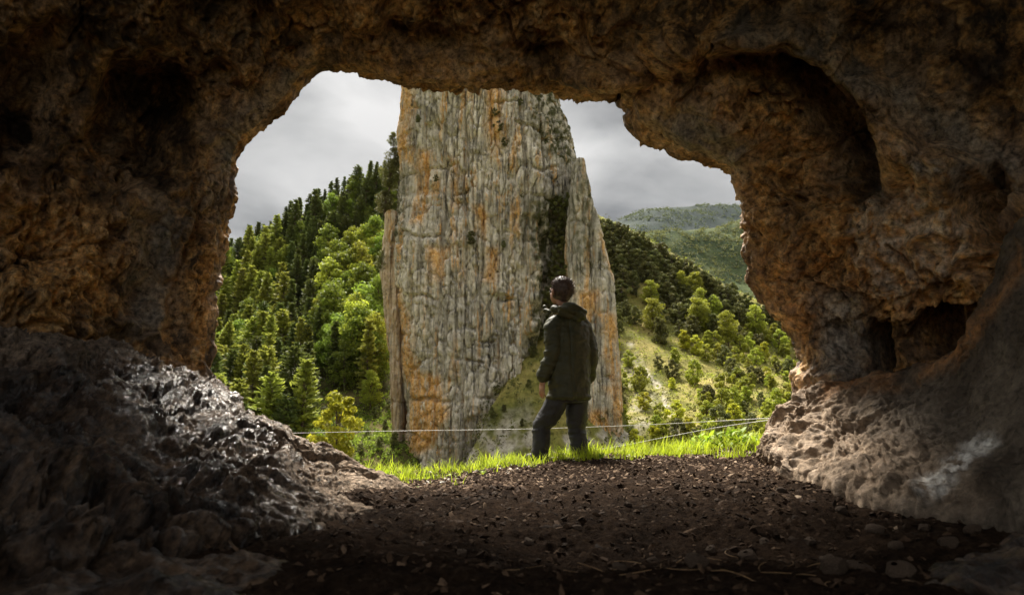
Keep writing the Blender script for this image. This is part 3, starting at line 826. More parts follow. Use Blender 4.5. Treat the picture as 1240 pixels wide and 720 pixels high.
def column(le, re, Yf, depth, z0, z1, cols, rows, seed, n=4.0, lean=0.0):
    zz = np.linspace(z0, z1, rows)
    xl = edges(le, Yf + depth * .35, zz); xr = edges(re, Yf + depth * .35, zz)
    # front half gets most of the columns
    ph = np.concatenate([np.linspace(math.pi, 2 * math.pi, cols), np.linspace(0, math.pi, 40)[1:]])
    # superellipse, even spacing along the front by resampling
    c, s = np.cos(ph), np.sin(ph)
    ex = np.sign(c) * np.abs(c) ** (2 / n); ey = np.sign(s) * np.abs(s) ** (2 / n)
    fr = slice(0, cols)
    L = np.concatenate([[0], np.cumsum(np.hypot(np.diff(ex[fr]) * 1.0, np.diff(ey[fr]) * 0.5))]); L /= L[-1]
    t = np.linspace(0, 1, cols)
    ex[fr] = np.interp(t, L, ex[fr].copy()); ey[fr] = np.interp(t, L, ey[fr].copy())
    xc = (xl + xr) / 2; hw = (xr - xl) / 2
    X = xc[:, None] + hw[:, None] * ex[None]
    Y = Yf + depth + depth * ey[None] + (zz - z0)[:, None] * lean
    Z = np.repeat(zz[:, None], X.shape[1], 1)
    G = np.stack([X, Y + 0 * Z, Z], 2)
    nx = ex[None] * depth / np.maximum(hw[:, None], 1); ny = np.repeat(ey[None], rows, 0)
    l = np.hypot(nx, ny) + 1e-6
    N = np.stack([nx / l, ny / l, 0 * l], 2)
    V = G.reshape(-1, 3); Nf = N.reshape(-1, 3)
    r = np.random.default_rng(seed)
    w = V[:, 0] + 0.35 * V[:, 1] + 0.7 * fbm(V * np.array([.22, .22, .03]) + seed, 3) + 0.22 * fbm(V * np.array([.9, .9, .22]) + seed, 2)
    d = 1.5 * fbm(V * np.array([.09, .09, .05]) + seed, 3)
    for wid, amp in ((2.6, 1.05), (1.05, 0.85), (0.50, 0.42)):
        i = np.floor(w / wid).astype(int) + 400
        ra = r.random(1200); rb = r.random(1200); rc = r.random(1200)
        j = np.floor((V[:, 2] + 9 * rb[i] + 0.8 * fbm(V * .5 + seed, 2)) / (4 + 9 * rc[i])).astype(int) + 50
        rt_ = r.random((1200, 140))
        f = (w / wid) % 1.0
        groove = np.minimum(f, 1 - f)
        d += amp * (0.55 * ra[i] + 0.45 * rt_[i, np.clip(j, 0, 139)] - 0.5) - amp * 0.75 * ra[(i * 7) % 1200] * np.exp(-(groove / 0.12) ** 2)
    d += 0.55 * ridged(V * np.array([.6, .6, .16]) + seed, 3)
    d += 0.28 * fbm(V * np.array([1.2, 1.2, .8]) + seed, 3)
    lz = V[:, 2] * .23 + .5 * fbm(V * np.array([.12, .12, .1]) + seed, 2)
    d += -0.7 * sstep(.82, 1.0, lz % 1.0) * sstep(.0, .3, fbm(V * np.array([.16, .16, .3]) + 30 + seed, 2))
    b1, b2 = worley(V * np.array([.75, .75, .34]) + 0.25 * fbm(V * .6 + seed, 2)[:, None] + seed)
    d += 0.22 * (0.5 - b1) - 0.40 * np.exp(-((b2 - b1) / 0.05) ** 2)
    d -= d.mean() + 0.25
    d *= 0.40 + 0.60 * np.abs(Nf[:, 1])
    return V, Nf, d, G.shape[:2], len(ph)

def close_faces(R, C):
    f = grid_faces(R, C)
    return f

tower = obj('rock_tower', None, label='tall rock tower of grey and orange vertical strata beyond the cave mouth', cat='rock tower', loc=P(600, 700, 84))
bpy.context.view_layer.update()
def tower_part(name, V, sh, attrs, **kw):
    me = mesh_np(name, V - np.array(tower.location), grid_faces(*sh), True, attrs)
    return obj(name, me, M['tower'], tower, **kw)

TZ0, TZ1 = -34.0, 52.0
lm = [(491, 40), (488, 95), (485, 150), (481, 200), (476, 250), (473, 300), (474, 340), (478, 380), (481, 430), (483, 500), (486, 560), (486, 640)]
rm = [(660, 20), (672, 98), (683, 130), (695, 165), (707, 200), (717, 250), (728, 300), (734, 350), (738, 450), (742, 560), (742, 640)]
V, Nf, d, sh, _ = column(lm, rm, 77, 13, TZ0, TZ1, 330, 430, 3)
x, y = proj(V)
fw = fbm(V * .25 + 8, 3) * 8
d += -2.6 * sstep(9, -20, poly_sd([(664, 262), (676, 235), (694, 250), (698, 470), (632, 470), (650, 370), (655, 310)], x + 2 * fw, y + fw))
d += -1.0 * sstep(2.5, -1.5, line_d([(655, 128), (661, 160), (662, 205)], x + .3 * fw, y) - 1)
d += -1.4 * sstep(6, -8, poly_sd([(640, 262), (660, 258), (664, 290), (648, 296)], x + fw, y))
front = Nf[:, 1] < 0.1
V2 = V + Nf * d[:, None]
og = lambda polys, w: np.clip(sum(sstep(w, -w, poly_sd(p, x + fw, y)) for p in polys), 0, 1)
orange = og([[(586, 85), (606, 85), (608, 165), (598, 195), (590, 150)], [(490, 450), (535, 455), (545, 500), (525, 540), (492, 560)], [(500, 180), (520, 180), (515, 270), (500, 270)],
             [(545, 190), (552, 190), (550, 250), (545, 250)], [(484, 100), (497, 100), (495, 200), (484, 190)], [(520, 300), (545, 300), (530, 345)], [(478, 350), (492, 350), (500, 460), (484, 460)],
             [(590, 300), (605, 300), (600, 340), (588, 340)], [(575, 250), (590, 250), (590, 290)]], 7)
green = og([[(640, 245), (705, 225), (705, 430), (640, 430)], [(640, 90), (690, 100), (705, 215), (650, 170)], [(476, 210), (490, 210), (490, 290), (470, 290)]], 10)
tower_part('cliff_face', V2, sh, dict(orange=orange, green=green))
lb = [(697, 185), (690, 225), (686, 280), (685, 330), (686, 400), (696, 470), (694, 560), (690, 640)]
rb = [(703, 185), (711, 215), (722, 250), (735, 290), (745, 340), (750, 400), (754, 450), (757, 500), (759, 560), (760, 640)]
zt = P(703, 203, 78)[2]
V, Nf, d, sh, _ = column(lb, rb, 74.5, 6, TZ0, zt, 130, 330, 11, 3.2)
x, y = proj(V)
V2 = V + Nf * (0.62 * d)[:, None]
fw = fbm(V * .25 + 8, 3) * 8
orange = og([[(725, 380), (745, 380), (752, 470), (735, 430)], [(728, 250), (742, 290), (745, 340), (732, 300)], [(700, 500), (735, 495), (758, 545), (690, 560)], [(735, 470), (757, 460), (760, 540)], [(695, 355), (720, 350), (725, 380), (700, 375)]], 6)
green = og([[(690, 195), (722, 215), (720, 330), (690, 330)]], 9) * 0.7
tower_part('buttress', V2, sh, dict(orange=orange, green=green), label='paler right buttress with orange patches')
# small outcrop hugging the tower's left side
ll = [(466, 225), (463, 280), (458, 330), (462, 380), (468, 430), (474, 560)]
rl = [(486, 225), (490, 280), (490, 330), (492, 380), (492, 430), (492, 560)]
V, Nf, d, sh, _ = column(ll, rl, 82, 5, TZ0, P(475, 256, 83)[2], 60, 220, 23, 3.0)
tower_part('side_spur', V + Nf * (0.55 * d)[:, None], sh, dict(orange=np.zeros(len(V)) + .4, green=np.zeros(len(V)) + .2))

# grassy gully running down between cliff face and buttress
ctrl = np.array([[P(*c) for c in r] for r in [
    [(560, 700, 60), (600, 700, 60), (650, 700, 60), (700, 700, 60), (760, 700, 60)],
    [(560, 575, 69), (596, 560, 70), (650, 550, 70), (700, 550, 71), (760, 560, 72)],
    [(580, 530, 74.5), (600, 495, 74), (645, 480, 74), (690, 485, 74.5), (760, 520, 77)],
    [(600, 500, 80), (615, 450, 79), (650, 425, 78), (690, 425, 79), (740, 450, 82)],
    [(630, 420, 84), (640, 380, 84), (662, 350, 84), (690, 345, 85), (720, 380, 88)]]])
G = patch(ctrl, spread([24] * 4), spread([24] * 4))
V = G.reshape(-1, 3); V = V + np.array([0, -0.4, 0.9]) * (0.8 * fbm(V * .3, 4))[:, None]
x, y = proj(V)
GU = V.reshape(G.shape)
bare = sstep(-0.1, 0.3, fbm(V * .3 + 20, 4)) * sstep(470, 540, y) * .9
obj('hillside', mesh_np('gully_slope', V, grid_faces(*G.shape[:2]), True, dict(bare=bare)), M['dry_grass'], kind='structure', label='dry grassy gully on the face of the rock tower')

# ================================================================== trees and bushes
REG = []            # things whose label needs an ordinal: (object, phrase)
def leaf_mesh(name, cen, size, dirs=None, shade=None, r=rng, aspect=0.6, droop=0.0):
    """one small bent leaf card per centre"""
    n = len(cen)
    T = np.array([[-.5, 0, 0], [0, -.5 * aspect, .08], [.5, 0, 0], [0, .5 * aspect, .08]])
    R = rand_rot(n, r)
    if dirs is not None:                      # long axis along dirs
        a = dirs + r.normal(size=(n, 3)) * 0.35; a /= np.linalg.norm(a, axis=1)[:, None]
        b = np.cross(a, r.normal(size=(n, 3))); b /= np.linalg.norm(b, axis=1)[:, None] + 1e-9
        c = np.cross(a, b)
        R = np.stack([a, b, c], 2)
    s = size * (0.7 + 0.6 * r.random(n))
    V = np.einsum('nij,kj->nki', R, T) * s[:, None, None] + cen[:, None, :]
    i = np.arange(n)[:, None] * 4
    Fq = np.concatenate([i + np.array([[0, 1, 2]]), i + np.array([[0, 2, 3]])])
    sh = r.random(n) if shade is None else np.clip(shade, 0, 1)
    return mesh_np(name, V.reshape(-1, 3), Fq, False, dict(shade=np.repeat(sh, 4)))

def tube_np(pts, rad, n=7):
    pts = np.asarray(pts, float); k = len(pts)
    t = np.gradient(pts, axis=0); t /= np.linalg.norm(t, axis=1)[:, None] + 1e-9
    ref = np.where(np.abs(t[:, 2:3]) > 0.9, np.array([[1., 0, 0]]), np.array([[0, 0, 1.]]))
    u = np.cross(t, ref); u /= np.linalg.norm(u, axis=1)[:, None] + 1e-9
    v = np.cross(t, u)
    a = np.arange(n) * 2 * math.pi / n
    V = pts[:, None] + np.asarray(rad)[:, None, None] * (u[:, None] * np.cos(a)[None, :, None] + v[:, None] * np.sin(a)[None, :, None])
    i = np.arange(k * n).reshape(k, n)
    j = np.roll(i, -1, 1)
    Fq = np.stack([i[:-1].ravel(), j[:-1].ravel(), j[1:].ravel(), i[1:].ravel()], 1)
    return V.reshape(-1, 3), Fq

def join_np(parts):
    Vs, Fs, o = [], [], 0
    for V, Fq in parts:
        Vs.append(V); Fs.append(Fq + o); o += len(V)
    return np.concatenate(Vs), np.concatenate(Fs)

def pine_mesh(seed, H=10.0, bare=0.25, spread_=0.21, dens=1.0, cone=1.0):
    r = np.random.default_rng(seed)
    z = np.linspace(0, H, 9)
    bend = 0.012 * H * np.stack([np.sin(z / H * 2 + seed), np.cos(z / H * 2.3 + seed)], 1)
    tr = [tube_np(np.column_stack([bend, z]), 0.016 * H * (1 - z / H * 0.93))]
    cen, dr, sh = [], [], []
    zc = bare * H
    while zc < H * 0.985:
        f = (zc / H - bare) / (1 - bare)
        L0 = spread_ * H * ((1 - f) ** (0.75 * cone) * (0.35 + 0.65 * min(1, f * 4 + .35))) + 0.03 * H
        nb = r.integers(4, 7)
        a0 = r.random() * 6.28
        for k in range(nb):
            a = a0 + k * 6.283 / nb + r.normal() * .25
            L = L0 * (0.6 + 0.55 * r.random())
            up = 0.25 * L * (f - 0.25) + r.normal() * .05 * L
            base = np.array([0, 0, zc + r.normal() * .012 * H]); tip = base + np.array([math.cos(a) * L, math.sin(a) * L, up])
            tr.append(tube_np([base, (base + tip) / 2 + [0, 0, -.02 * L], tip], [.004 * H, .003 * H, .001 * H], 4))
            m = max(5, int(15 * dens * (L / (0.2 * H)) + 4))
            t = 0.25 + 0.8 * r.random(m) ** 0.8
            c = base[None] + (tip - base)[None] * t[:, None] + r.normal(size=(m, 3)) * np.array([.11, .11, .055]) * L * (0.35 + t[:, None] * .6)
            cen.append(c)
            dd = np.repeat(((tip - base) / L)[None], m, 0) + np.array([0, 0, .35]); dr.append(dd)
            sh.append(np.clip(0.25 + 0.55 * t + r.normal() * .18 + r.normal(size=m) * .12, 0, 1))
        zc += H * (0.030 + 0.018 * r.random()) * (1 - .35 * f)
    cen = np.concatenate(cen); dr = np.concatenate(dr); sh = np.concatenate(sh)
    V, Fq = join_np(tr)
    return mesh_np('pine_trunk', V, Fq), leaf_mesh('pine_crown', cen, 0.062 * H, dr, sh, r, 0.42)

def broad_mesh(seed, H=8.0, wid=0.42, base=0.22, lobes=22, per=150, leaf=0.045, ragged=1.0):
    r = np.random.default_rng(seed)
    tr = [tube_np(np.column_stack([0.02 * H * np.sin(np.linspace(0, 3, 6) + seed), 0.02 * H * np.cos(np.linspace(0, 2, 6)), np.linspace(0, .72 * H, 6)]), .022 * H * np.linspace(1, .3, 6))]
    cen, dr, sh = [], [], []
    for k in range(lobes):
        f = (k + .5) / lobes
        z = H * (base + (1 - base) * f)
        pr = wid * H * math.sin(math.pi * min(1, .16 + .80 * f)) ** 0.7
        a = k * 2.399 + r.random()
        q = pr * math.sqrt(r.random()) * .78
        c = np.array([q * math.cos(a), q * math.sin(a), z * (1 + .04 * r.normal())])
        rad = H * (0.11 + 0.07 * r.random()) * (1 - .25 * f)
        tr.append(tube_np([[0, 0, z * .55], c * [.5, .5, .85], c], [.010 * H, .007 * H, .003 * H], 4))
        m = per
        d = r.normal(size=(m, 3)); d /= np.linalg.norm(d, axis=1)[:, None]
        rr_ = rad * (0.55 + .5 * r.random(m)) * (1 + .25 * ragged * pn(d * 2.2 + k * 3.1))
        cen.append(c + d * rr_[:, None] * np.array([1.05, 1.05, .8]))
        dr.append(np.cross(d, r.normal(size=(m, 3))))
        sh.append(np.clip(.5 + .16 * r.normal() + r.normal(size=m) * .17, 0, 1))
    cen = np.concatenate(cen); cen[:, 2] = np.maximum(cen[:, 2], .02 * H)
    V, Fq = join_np(tr)
    dd = np.concatenate(dr); dd /= np.linalg.norm(dd, axis=1)[:, None]
    return mesh_np('broadleaf_trunk', V, Fq), leaf_mesh('broadleaf_crown', cen, leaf * H, dd, np.concatenate(sh), r, 0.62)

PINES = [pine_mesh(s, 10, b, w, 1.0, c) for s, b, w, c in ((1, .20, .15, 1.1), (2, .30, .135, 0.9), (3, .12, .17, 1.1), (4, .40, .16, .8), (5, .22, .12, 1.2))]
BROADS = [broad_mesh(s, 8, w, b) for s, w, b in ((11, .38, .2), (12, .33, .15), (13, .44, .22), (14, .30, .12))]
BUSHES = [broad_mesh(s, 3, w, .06, 18, 120, .075) for s, w in ((21, .55), (22, .48), (23, .62), (24, .42))]
_cache = {}
def tinted(me, key):
    k = (me.name, key)
    if k not in _cache:
        c = me.copy(); c.materials.clear(); c.materials.append(M[key]); _cache[k] = c
    return _cache[k]

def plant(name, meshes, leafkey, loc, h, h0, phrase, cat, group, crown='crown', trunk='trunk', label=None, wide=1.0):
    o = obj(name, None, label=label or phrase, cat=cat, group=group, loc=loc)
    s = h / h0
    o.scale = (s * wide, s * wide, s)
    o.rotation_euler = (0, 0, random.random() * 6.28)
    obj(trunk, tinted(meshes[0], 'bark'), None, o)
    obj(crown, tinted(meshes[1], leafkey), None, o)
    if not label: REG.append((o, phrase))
    return o

def hill_point(H, px, py):
    """spot of a hill patch that shows nearest to that place of the picture"""
    x, y = H['x'], H['y']
    d = (x - px) ** 2 + (y - py) ** 2
    k = int(np.argmin(d))
    return H['V'][k]
def prep(G, skip_last):
    V = G[:-skip_last].reshape(-1, 3); x, y = proj(V)
    return dict(V=V, x=x, y=y)
HL, HR, HG = prep(LH, 26), prep(RH, 40), prep(GU, 1)

def jitter_spots(x0, x1, y0, y1, step, keep, jit=0.45):
    out, y, row = [], y0, 0
    while y <= y1:
        x = x0 + (row % 2) * step * .5
        st = step * (0.62 + 0.55 * (y - y0) / (y1 - y0))
        while x <= x1:
            a, b = x + (random.random() - .5) * 2 * jit * st, y + (random.random() - .5) * 2 * jit * st
            if keep(a, b): out.append((a, b))
            x += st
        y += st * .62; row += 1
    return out

def sky_left(x):   # ground skyline of the left hill in the picture
    return np.interp(x, [120, 262, 400, 520], [390, 332, 252, 192])
left = jitter_spots(236, 484, 205, 600, 22, lambda a, b: b > sky_left(a) - 2)
left += [(x, sky_left(x) + 2 + random.random() * 4) for x in np.arange(240, 480, 8.0)]
left.sort(key=lambda c: c[1])
for (a, b) in left:
    if (430 < a < 485 and b > 490) or (a > 462 and b > 400) or (372 < a < 440 and b > 478): continue                      # the grassy clearing by the tower's foot
    p = hill_point(HL, a, b) - np.array([0, 0, .15])
    q = random.random()
    onsky = b < sky_left(a) + 16
    if onsky:
        h = 5.2 + 3.4 * random.random()
        plant('pine_tree', random.choice(PINES), 'pine_dark', p, h, 10, 'dark pine on the forest skyline', 'tree', 'pines along the forest skyline')
    elif a > 385 and 320 < b < 500 and q < .78:
        h = 7 + 5 * random.random()
        k = 'broad' if q < .58 else 'lime'
        plant('broadleaf_tree', random.choice(BROADS), k, p, h, 8, ('fresh green' if k == 'broad' else 'lime green') + ' leafy tree between the pines and the rock tower', 'tree', 'leafy trees beside the rock tower')
    elif a < 345 and b < 470 and q < .72:
        h = 8 + 4.5 * random.random()
        plant('pine_tree', random.choice(PINES), 'pine_light', p, h, 10, 'yellow green pine near the left cave edge ' + ('high on the slope' if b < 400 else 'halfway down the slope'), 'tree', 'light pines on the left hillside', wide=1.15)
    elif b > 470:
        h = 9 + 4.5 * random.random()
        k = 'pine_dark' if q < .6 else 'pine_light'
        plant('pine_tree', PINES[3] if q < .5 else random.choice(PINES), k, p, h, 10, ('dark' if k == 'pine_dark' else 'light green') + ' pine with bare lower trunk at the foot of the forest', 'tree', 'pines at the foot of the slope')
    else:
        h = 8 + 4 * random.random()
        k = 'pine_dark' if q < .85 else 'broad'
        if k == 'pine_dark':
            plant('pine_tree', random.choice(PINES), k, p, h, 10, 'dark pine in the middle of the forest slope ' + ('above its centre' if b < 400 else 'below its centre'), 'tree', 'dark pines on the left hillside')
        else:
            plant('broadleaf_tree', random.choice(BROADS), k, p, h * .7, 8, 'green leafy tree among the pines of the forest slope', 'tree', 'leafy trees among the pines')
plant('round_bush', BUSHES[0], 'yellow', P(407, 554, 66), 6.2, 3, '', 'bush', None, 'crown', 'stem', 'round yellow green bush standing alone below the pines')
plant('round_bush', BUSHES[3], 'yellow', P(392, 556, 66), 2.2, 3, '', 'bush', None, 'crown', 'stem', 'small yellow green bush at the foot of the round one')
plant('young_tree', BROADS[3], 'lime', hill_point(HL, 446, 495), 5.6, 8, '', 'tree', None, label='young lime green tree at the upper edge of the clearing')
plant('pale_tree', PINES[1], 'pale_leaf', hill_point(HL, 272, 500), 8.5, 10, '', 'tree', None, label='pale silvery tree against the left edge of the cave mouth', wide=1.2)
for (a, b, h) in ((455, 505, 1.6), (468, 520, 1.3), (445, 530, 1.1), (460, 545, 1.5), (474, 500, 2.0), (435, 548, 1.3), (478, 540, 1.8)):
    plant('low_bush', random.choice(BUSHES), 'oak', hill_point(HL, a, b), h, 3, 'low bush in the grassy clearing left of the tower', 'bush', 'low bushes in the clearing', 'crown', 'stem')
# trees clinging to the tower's left shoulder
for (a, b, h, Y) in ((472, 232, 4.4, 84.5), (478, 205, 3.2, 85.5), (466, 262, 3.6, 84), (464, 330, 3.0, 83), (476, 178, 2.2, 86.5)):
    plant('cliff_tree', random.choice(BROADS), 'oak', P(a, b, Y), h, 8, 'dark tree clinging to the left shoulder of the rock tower', 'tree', 'trees clinging to the tower', label=None, wide=1.2)

# right hillside
def sky_right(x): return np.interp(x, [700, 800, 900, 1020], [262, 312, 372, 425])
def keep_right(a, b):
    if b < sky_right(a): return False
    open_ = poly_sd([(752, 360), (785, 350), (820, 395), (840, 430), (895, 468), (950, 472), (950, 488), (880, 492), (845, 530), (752, 545)], np.array([a]), np.array([b]))[0]
    if open_ < 0: return random.random() < .17
    return random.random() < .93
right = jitter_spots(716, 985, 264, 556, 14.5, keep_right, .55)
right += [(x, sky_right(x) + 2 + 3 * random.random()) for x in np.arange(722, 990, 7.0)]
right.sort(key=lambda c: c[1])
for (a, b) in right:
    p = hill_point(HR, a, b) - np.array([0, 0, .1])
    q = random.random()
    f = (b - sky_right(a))
    if f < 8:
        plant('oak_bush', random.choice(BUSHES), 'oak', p, 2.6 + 1.6 * q, 3, 'dark olive bush on the right hill skyline', 'bush', 'bushes along the right hill skyline', 'crown', 'stem')
    elif b > 420 or (a > 900 and b > 400):
        k = 'lime' if q < .55 else ('oak' if q < .85 else 'yellow')
        nm = {'lime': 'lime green', 'oak': 'olive', 'yellow': 'yellow green'}[k]
        where = 'low on the right hillside by the cave edge' if a > 900 else 'low on the right hillside near the pale scree'
        plant('bush', random.choice(BUSHES), k, p, 1.5 + 2.2 * random.random(), 3, nm + ' bush ' + where, 'bush', 'bushes on the lower right hillside', 'crown', 'stem')
    elif q < .11 and a > 775:
        plant('young_tree', BROADS[1] if q < .06 else BROADS[3], 'lime', p, 4.5 + 2.5 * random.random(), 8, 'lime green young tree on the right hillside', 'tree', 'lime green trees on the right hillside', wide=1.2)
    else:
        plant('oak_bush', random.choice(BUSHES), 'oak', p, 2.4 + 2.4 * random.random(), 3, 'dark olive bush ' + ('high' if f < 60 else 'halfway up') + ' on the right hillside ' + ('near the rock tower' if a < 810 else 'towards the cave edge'), 'bush', 'olive bushes on the right hillside', 'crown', 'stem')
for (a, b, h) in ((788, 372, 5.5), (845, 400, 6.5), (852, 398, 5.5), (915, 405, 6)):
    plant('young_tree', BROADS[3], 'lime', hill_point(HR, a, b), h, 8, 'bright lime green tree standing out on the right hillside', 'tree', 'bright trees on the right hillside', wide=1.15)

# low scrub and grass tufts that nobody could count
def scrub(Hm, n, test, size, label, mat, seed):
    r = np.random.default_rng(seed)
    idx = r.integers(0, len(Hm['V']), n * 4)
    k = test(Hm['x'][idx], Hm['y'][idx])
    idx = idx[k][:n]
    c = Hm['V'][idx] + r.normal(size=(len(idx), 3)) * np.array([.6, .6, 0])
    m = 9
    sz = size * (.4 + r.random(len(idx)) ** 2 * 1.4)
    cen = (c[:, None] + r.normal(size=(len(idx), m, 3)) * sz[:, None, None] * np.array([.5, .5, .28]) + np.array([0, 0, 1]) * sz[:, None, None] * .3)
    sh = np.clip(np.repeat(r.random(len(idx)), m) * .7 + .3 * r.random(len(idx) * m), 0, 1)
    d = r.normal(size=(len(idx) * m, 3)) * .5 + np.array([0, 0, 1.0]); d /= np.linalg.norm(d, axis=1)[:, None]
    obj('scrub', leaf_mesh('scrub', cen.reshape(-1, 3), size * .62, d, sh, r, .55), M[mat], kind='stuff', label=label)
HM, HF_ = prep(MH, 30), prep(FH, 34)
farvis = lambda x, y: (x > 730) & (x < 960) & (y < 345) & (fbm(np.stack([x * .045, y * .12, 0 * x], 1), 3) > -.12)
scrub(HM, 3000, farvis, 3.6, 'woodland on the middle green ridge', 'oak', 45)
scrub(HF_, 3400, lambda x, y: farvis(x, y) & (y < 305), 9.0, 'woodland on the far mountain', 'pine_dark', 46)
vis = lambda x, y: (x > 700) & (x < 1130) & (y < 575)
scrub(HR, 5200, vis, .36, 'low scrub and grass tufts over the right hillside', 'lime', 41)
scrub(HR, 3200, vis, .45, 'dark low scrub over the right hillside', 'oak', 42)
scrub(HL, 6000, lambda x, y: (x > 120) & (x < 500) & (y < 590), .6, 'undergrowth of the forest on the left hillside', 'broad', 43)
scrub(HG, 900, lambda x, y: (x > 560) & (x < 770) & (y < 590), .42, 'grass tufts in the gully of the rock tower', 'oak', 44)

# bushes on the tower's ledges and in its gully
for (a, b, h, Y) in ((570, 296, 1.7, 76.6), (604, 160, 1.5, 77), (600, 142, 1.2, 77), (612, 178, 1.3, 77), (560, 108, 1.2, 77), (625, 105, 1.4, 77.2), (630, 128, 1.0, 77.2), (655, 110, 1.2, 77.4), (506, 148, 1.0, 77),
                     (528, 220, .9, 76.8), (640, 190, 1.2, 77.3), (632, 240, 1.0, 77), (610, 300, .9, 76.8), (655, 232, 1.3, 77.4)):
    plant('ledge_bush', random.choice(BUSHES), 'oak', P(a, b, Y), h, 3, 'small green bush rooted in a crack of the tall cliff face', 'bush', 'bushes in the cliff cracks', 'crown', 'stem')
for (a, b, h, Y) in ((676, 262, 2.6, 78.6), (684, 278, 2.6, 78.4), (672, 292, 2.4, 78.5), (686, 302, 2.4, 78.2), (676, 318, 2.3, 78.3), (684, 334, 2.2, 78.0), (668, 335, 2.0, 78.4), (690, 250, 2.0, 78.2), (664, 252, 1.5, 78.4),
                     (674, 352, 2.4, 78), (664, 368, 2.2, 78), (686, 362, 2.0, 77.6)):
    plant('gully_bush', random.choice(BUSHES), 'oak', P(a, b, Y), h, 3, 'dark bush in the shady cleft beside the buttress', 'bush', 'bushes filling the cleft', 'crown', 'stem')
for (a, b, h) in ((600, 478, 1.8), (612, 455, 1.2), (625, 440, 1.0), (646, 432, 1.4), (655, 412, 1.6), (640, 470, .9), (610, 500, .9), (596, 505, 1.1), (665, 398, 1.6), (632, 515, .8), (650, 390, 1.5)):
    plant('low_bush', random.choice(BUSHES), 'oak', hill_point(HG, a, b), h, 3, 'low bush on the grassy gully beside the standing man', 'bush', 'bushes on the gully slope', 'crown', 'stem')

# ================================================================== the man
MY = 6.2
def J(px, py, dy=0.0): return P(px, py, MY + dy)
class Prim:
    """collects closed lofts that are fused into one skin"""
    def __init__(self): self.p = []
    def rings(self, rings, n=20):
        """rings: (centre, u, v) with u, v half-axis vectors"""
        a = np.arange(n) * 2 * math.pi / n
        V = np.array([c + np.cos(t) * u + np.sin(t) * v for (c, u, v) in rings for t in a])
        k = len(rings)
        i = np.arange(k * n).reshape(k, n); j = np.roll(i, -1, 1)
        F4 = np.stack([i[:-1].ravel(), j[:-1].ravel(), j[1:].ravel(), i[1:].ravel()], 1)
        V = np.concatenate([V, [rings[0][0], rings[-1][0]]])
        b, t = k * n, k * n + 1
        F4 = np.concatenate([F4, [[b, j[0][q], i[0][q], i[0][q]] for q in range(n)], [[t, i[-1][q], j[-1][q], j[-1][q]] for q in range(n)]])
        self.p.append((V, F4))
    def limb(self, pts, rad, n=18, sub=5):
        pts = np.array(pts, float); rad = np.array(rad, float)
        t = np.linspace(0, len(pts) - 1, (len(pts) - 1) * sub + 1)
        W = cr_w(len(pts), t)
        q = W @ pts; r = np.interp(t, np.arange(len(pts)), rad)
        d = np.gradient(q, axis=0); d /= np.linalg.norm(d, axis=1)[:, None]
        # rounded ends
        e0 = [(q[0] - d[0] * r[0] * s, r[0] * math.sqrt(max(0, 1 - s * s))) for s in (.95, .75, .4)]
        e1 = [(q[-1] + d[-1] * r[-1] * s, r[-1] * math.sqrt(max(0, 1 - s * s))) for s in (.4, .75, .95)]
        cs = [c for c, _ in e0] + list(q) + [c for c, _ in e1]
        rs = [x for _, x in e0] + list(r) + [x for _, x in e1]
        ds = [d[0]] * 3 + list(d) + [d[-1]] * 3
        out = []
        ref = np.array([0.13, 0.96, 0.22])
        for c, x, dd in zip(cs, rs, ds):
            u = np.cross(dd, ref); u /= np.linalg.norm(u); v = np.cross(dd, u)
            out.append((c, u * x, v * x))
        self.rings(out, n)
    def ball(self, c, ax, ay, az, n=18):
        out = []
        for t in np.linspace(-.985, .985, 13):
            s = math.sqrt(1 - t * t)
            out.append((np.array(c) + np.array(az) * t, np.array(ax) * s, np.array(ay) * s))
        self.rings(out, n)
    def fuse(self, name, voxel, smooth=4, fac=0.5):
        V, Fq = join_np(self.p)
        me = bpy.data.meshes.new(name)
        me.from_pydata([tuple(v) for v in V], [], [tuple(dict.fromkeys(f)) for f in Fq.tolist()])
        me.update()
        o = bpy.data.objects.new(name, me); COL.objects.link(o)
        m = o.modifiers.new('fuse', 'REMESH'); m.mode = 'VOXEL'; m.voxel_size = voxel; m.use_smooth_shade = True
        m = o.modifiers.new('soft', 'SMOOTH'); m.iterations = smooth; m.factor = fac
        dg = bpy.context.evaluated_depsgraph_get()
        ev = bpy.data.meshes.new_from_object(o.evaluated_get(dg))
        bpy.data.objects.remove(o); bpy.data.meshes.remove(me)
        n = len(ev.vertices); A = np.empty(n * 3, np.float32); ev.vertices.foreach_get('co', A)
        Nn = np.empty(n * 3, np.float32); ev.vertices.foreach_get('normal', Nn)
        ev.name = name
        return ev, A.reshape(-1, 3).astype(float), Nn.reshape(-1, 3).astype(float)

def put(me, V):
    me.vertices.foreach_set('co', np.ascontiguousarray(V, np.float32).ravel())
    me.polygons.foreach_set('use_smooth', np.ones(len(me.polygons), bool)); me.update()

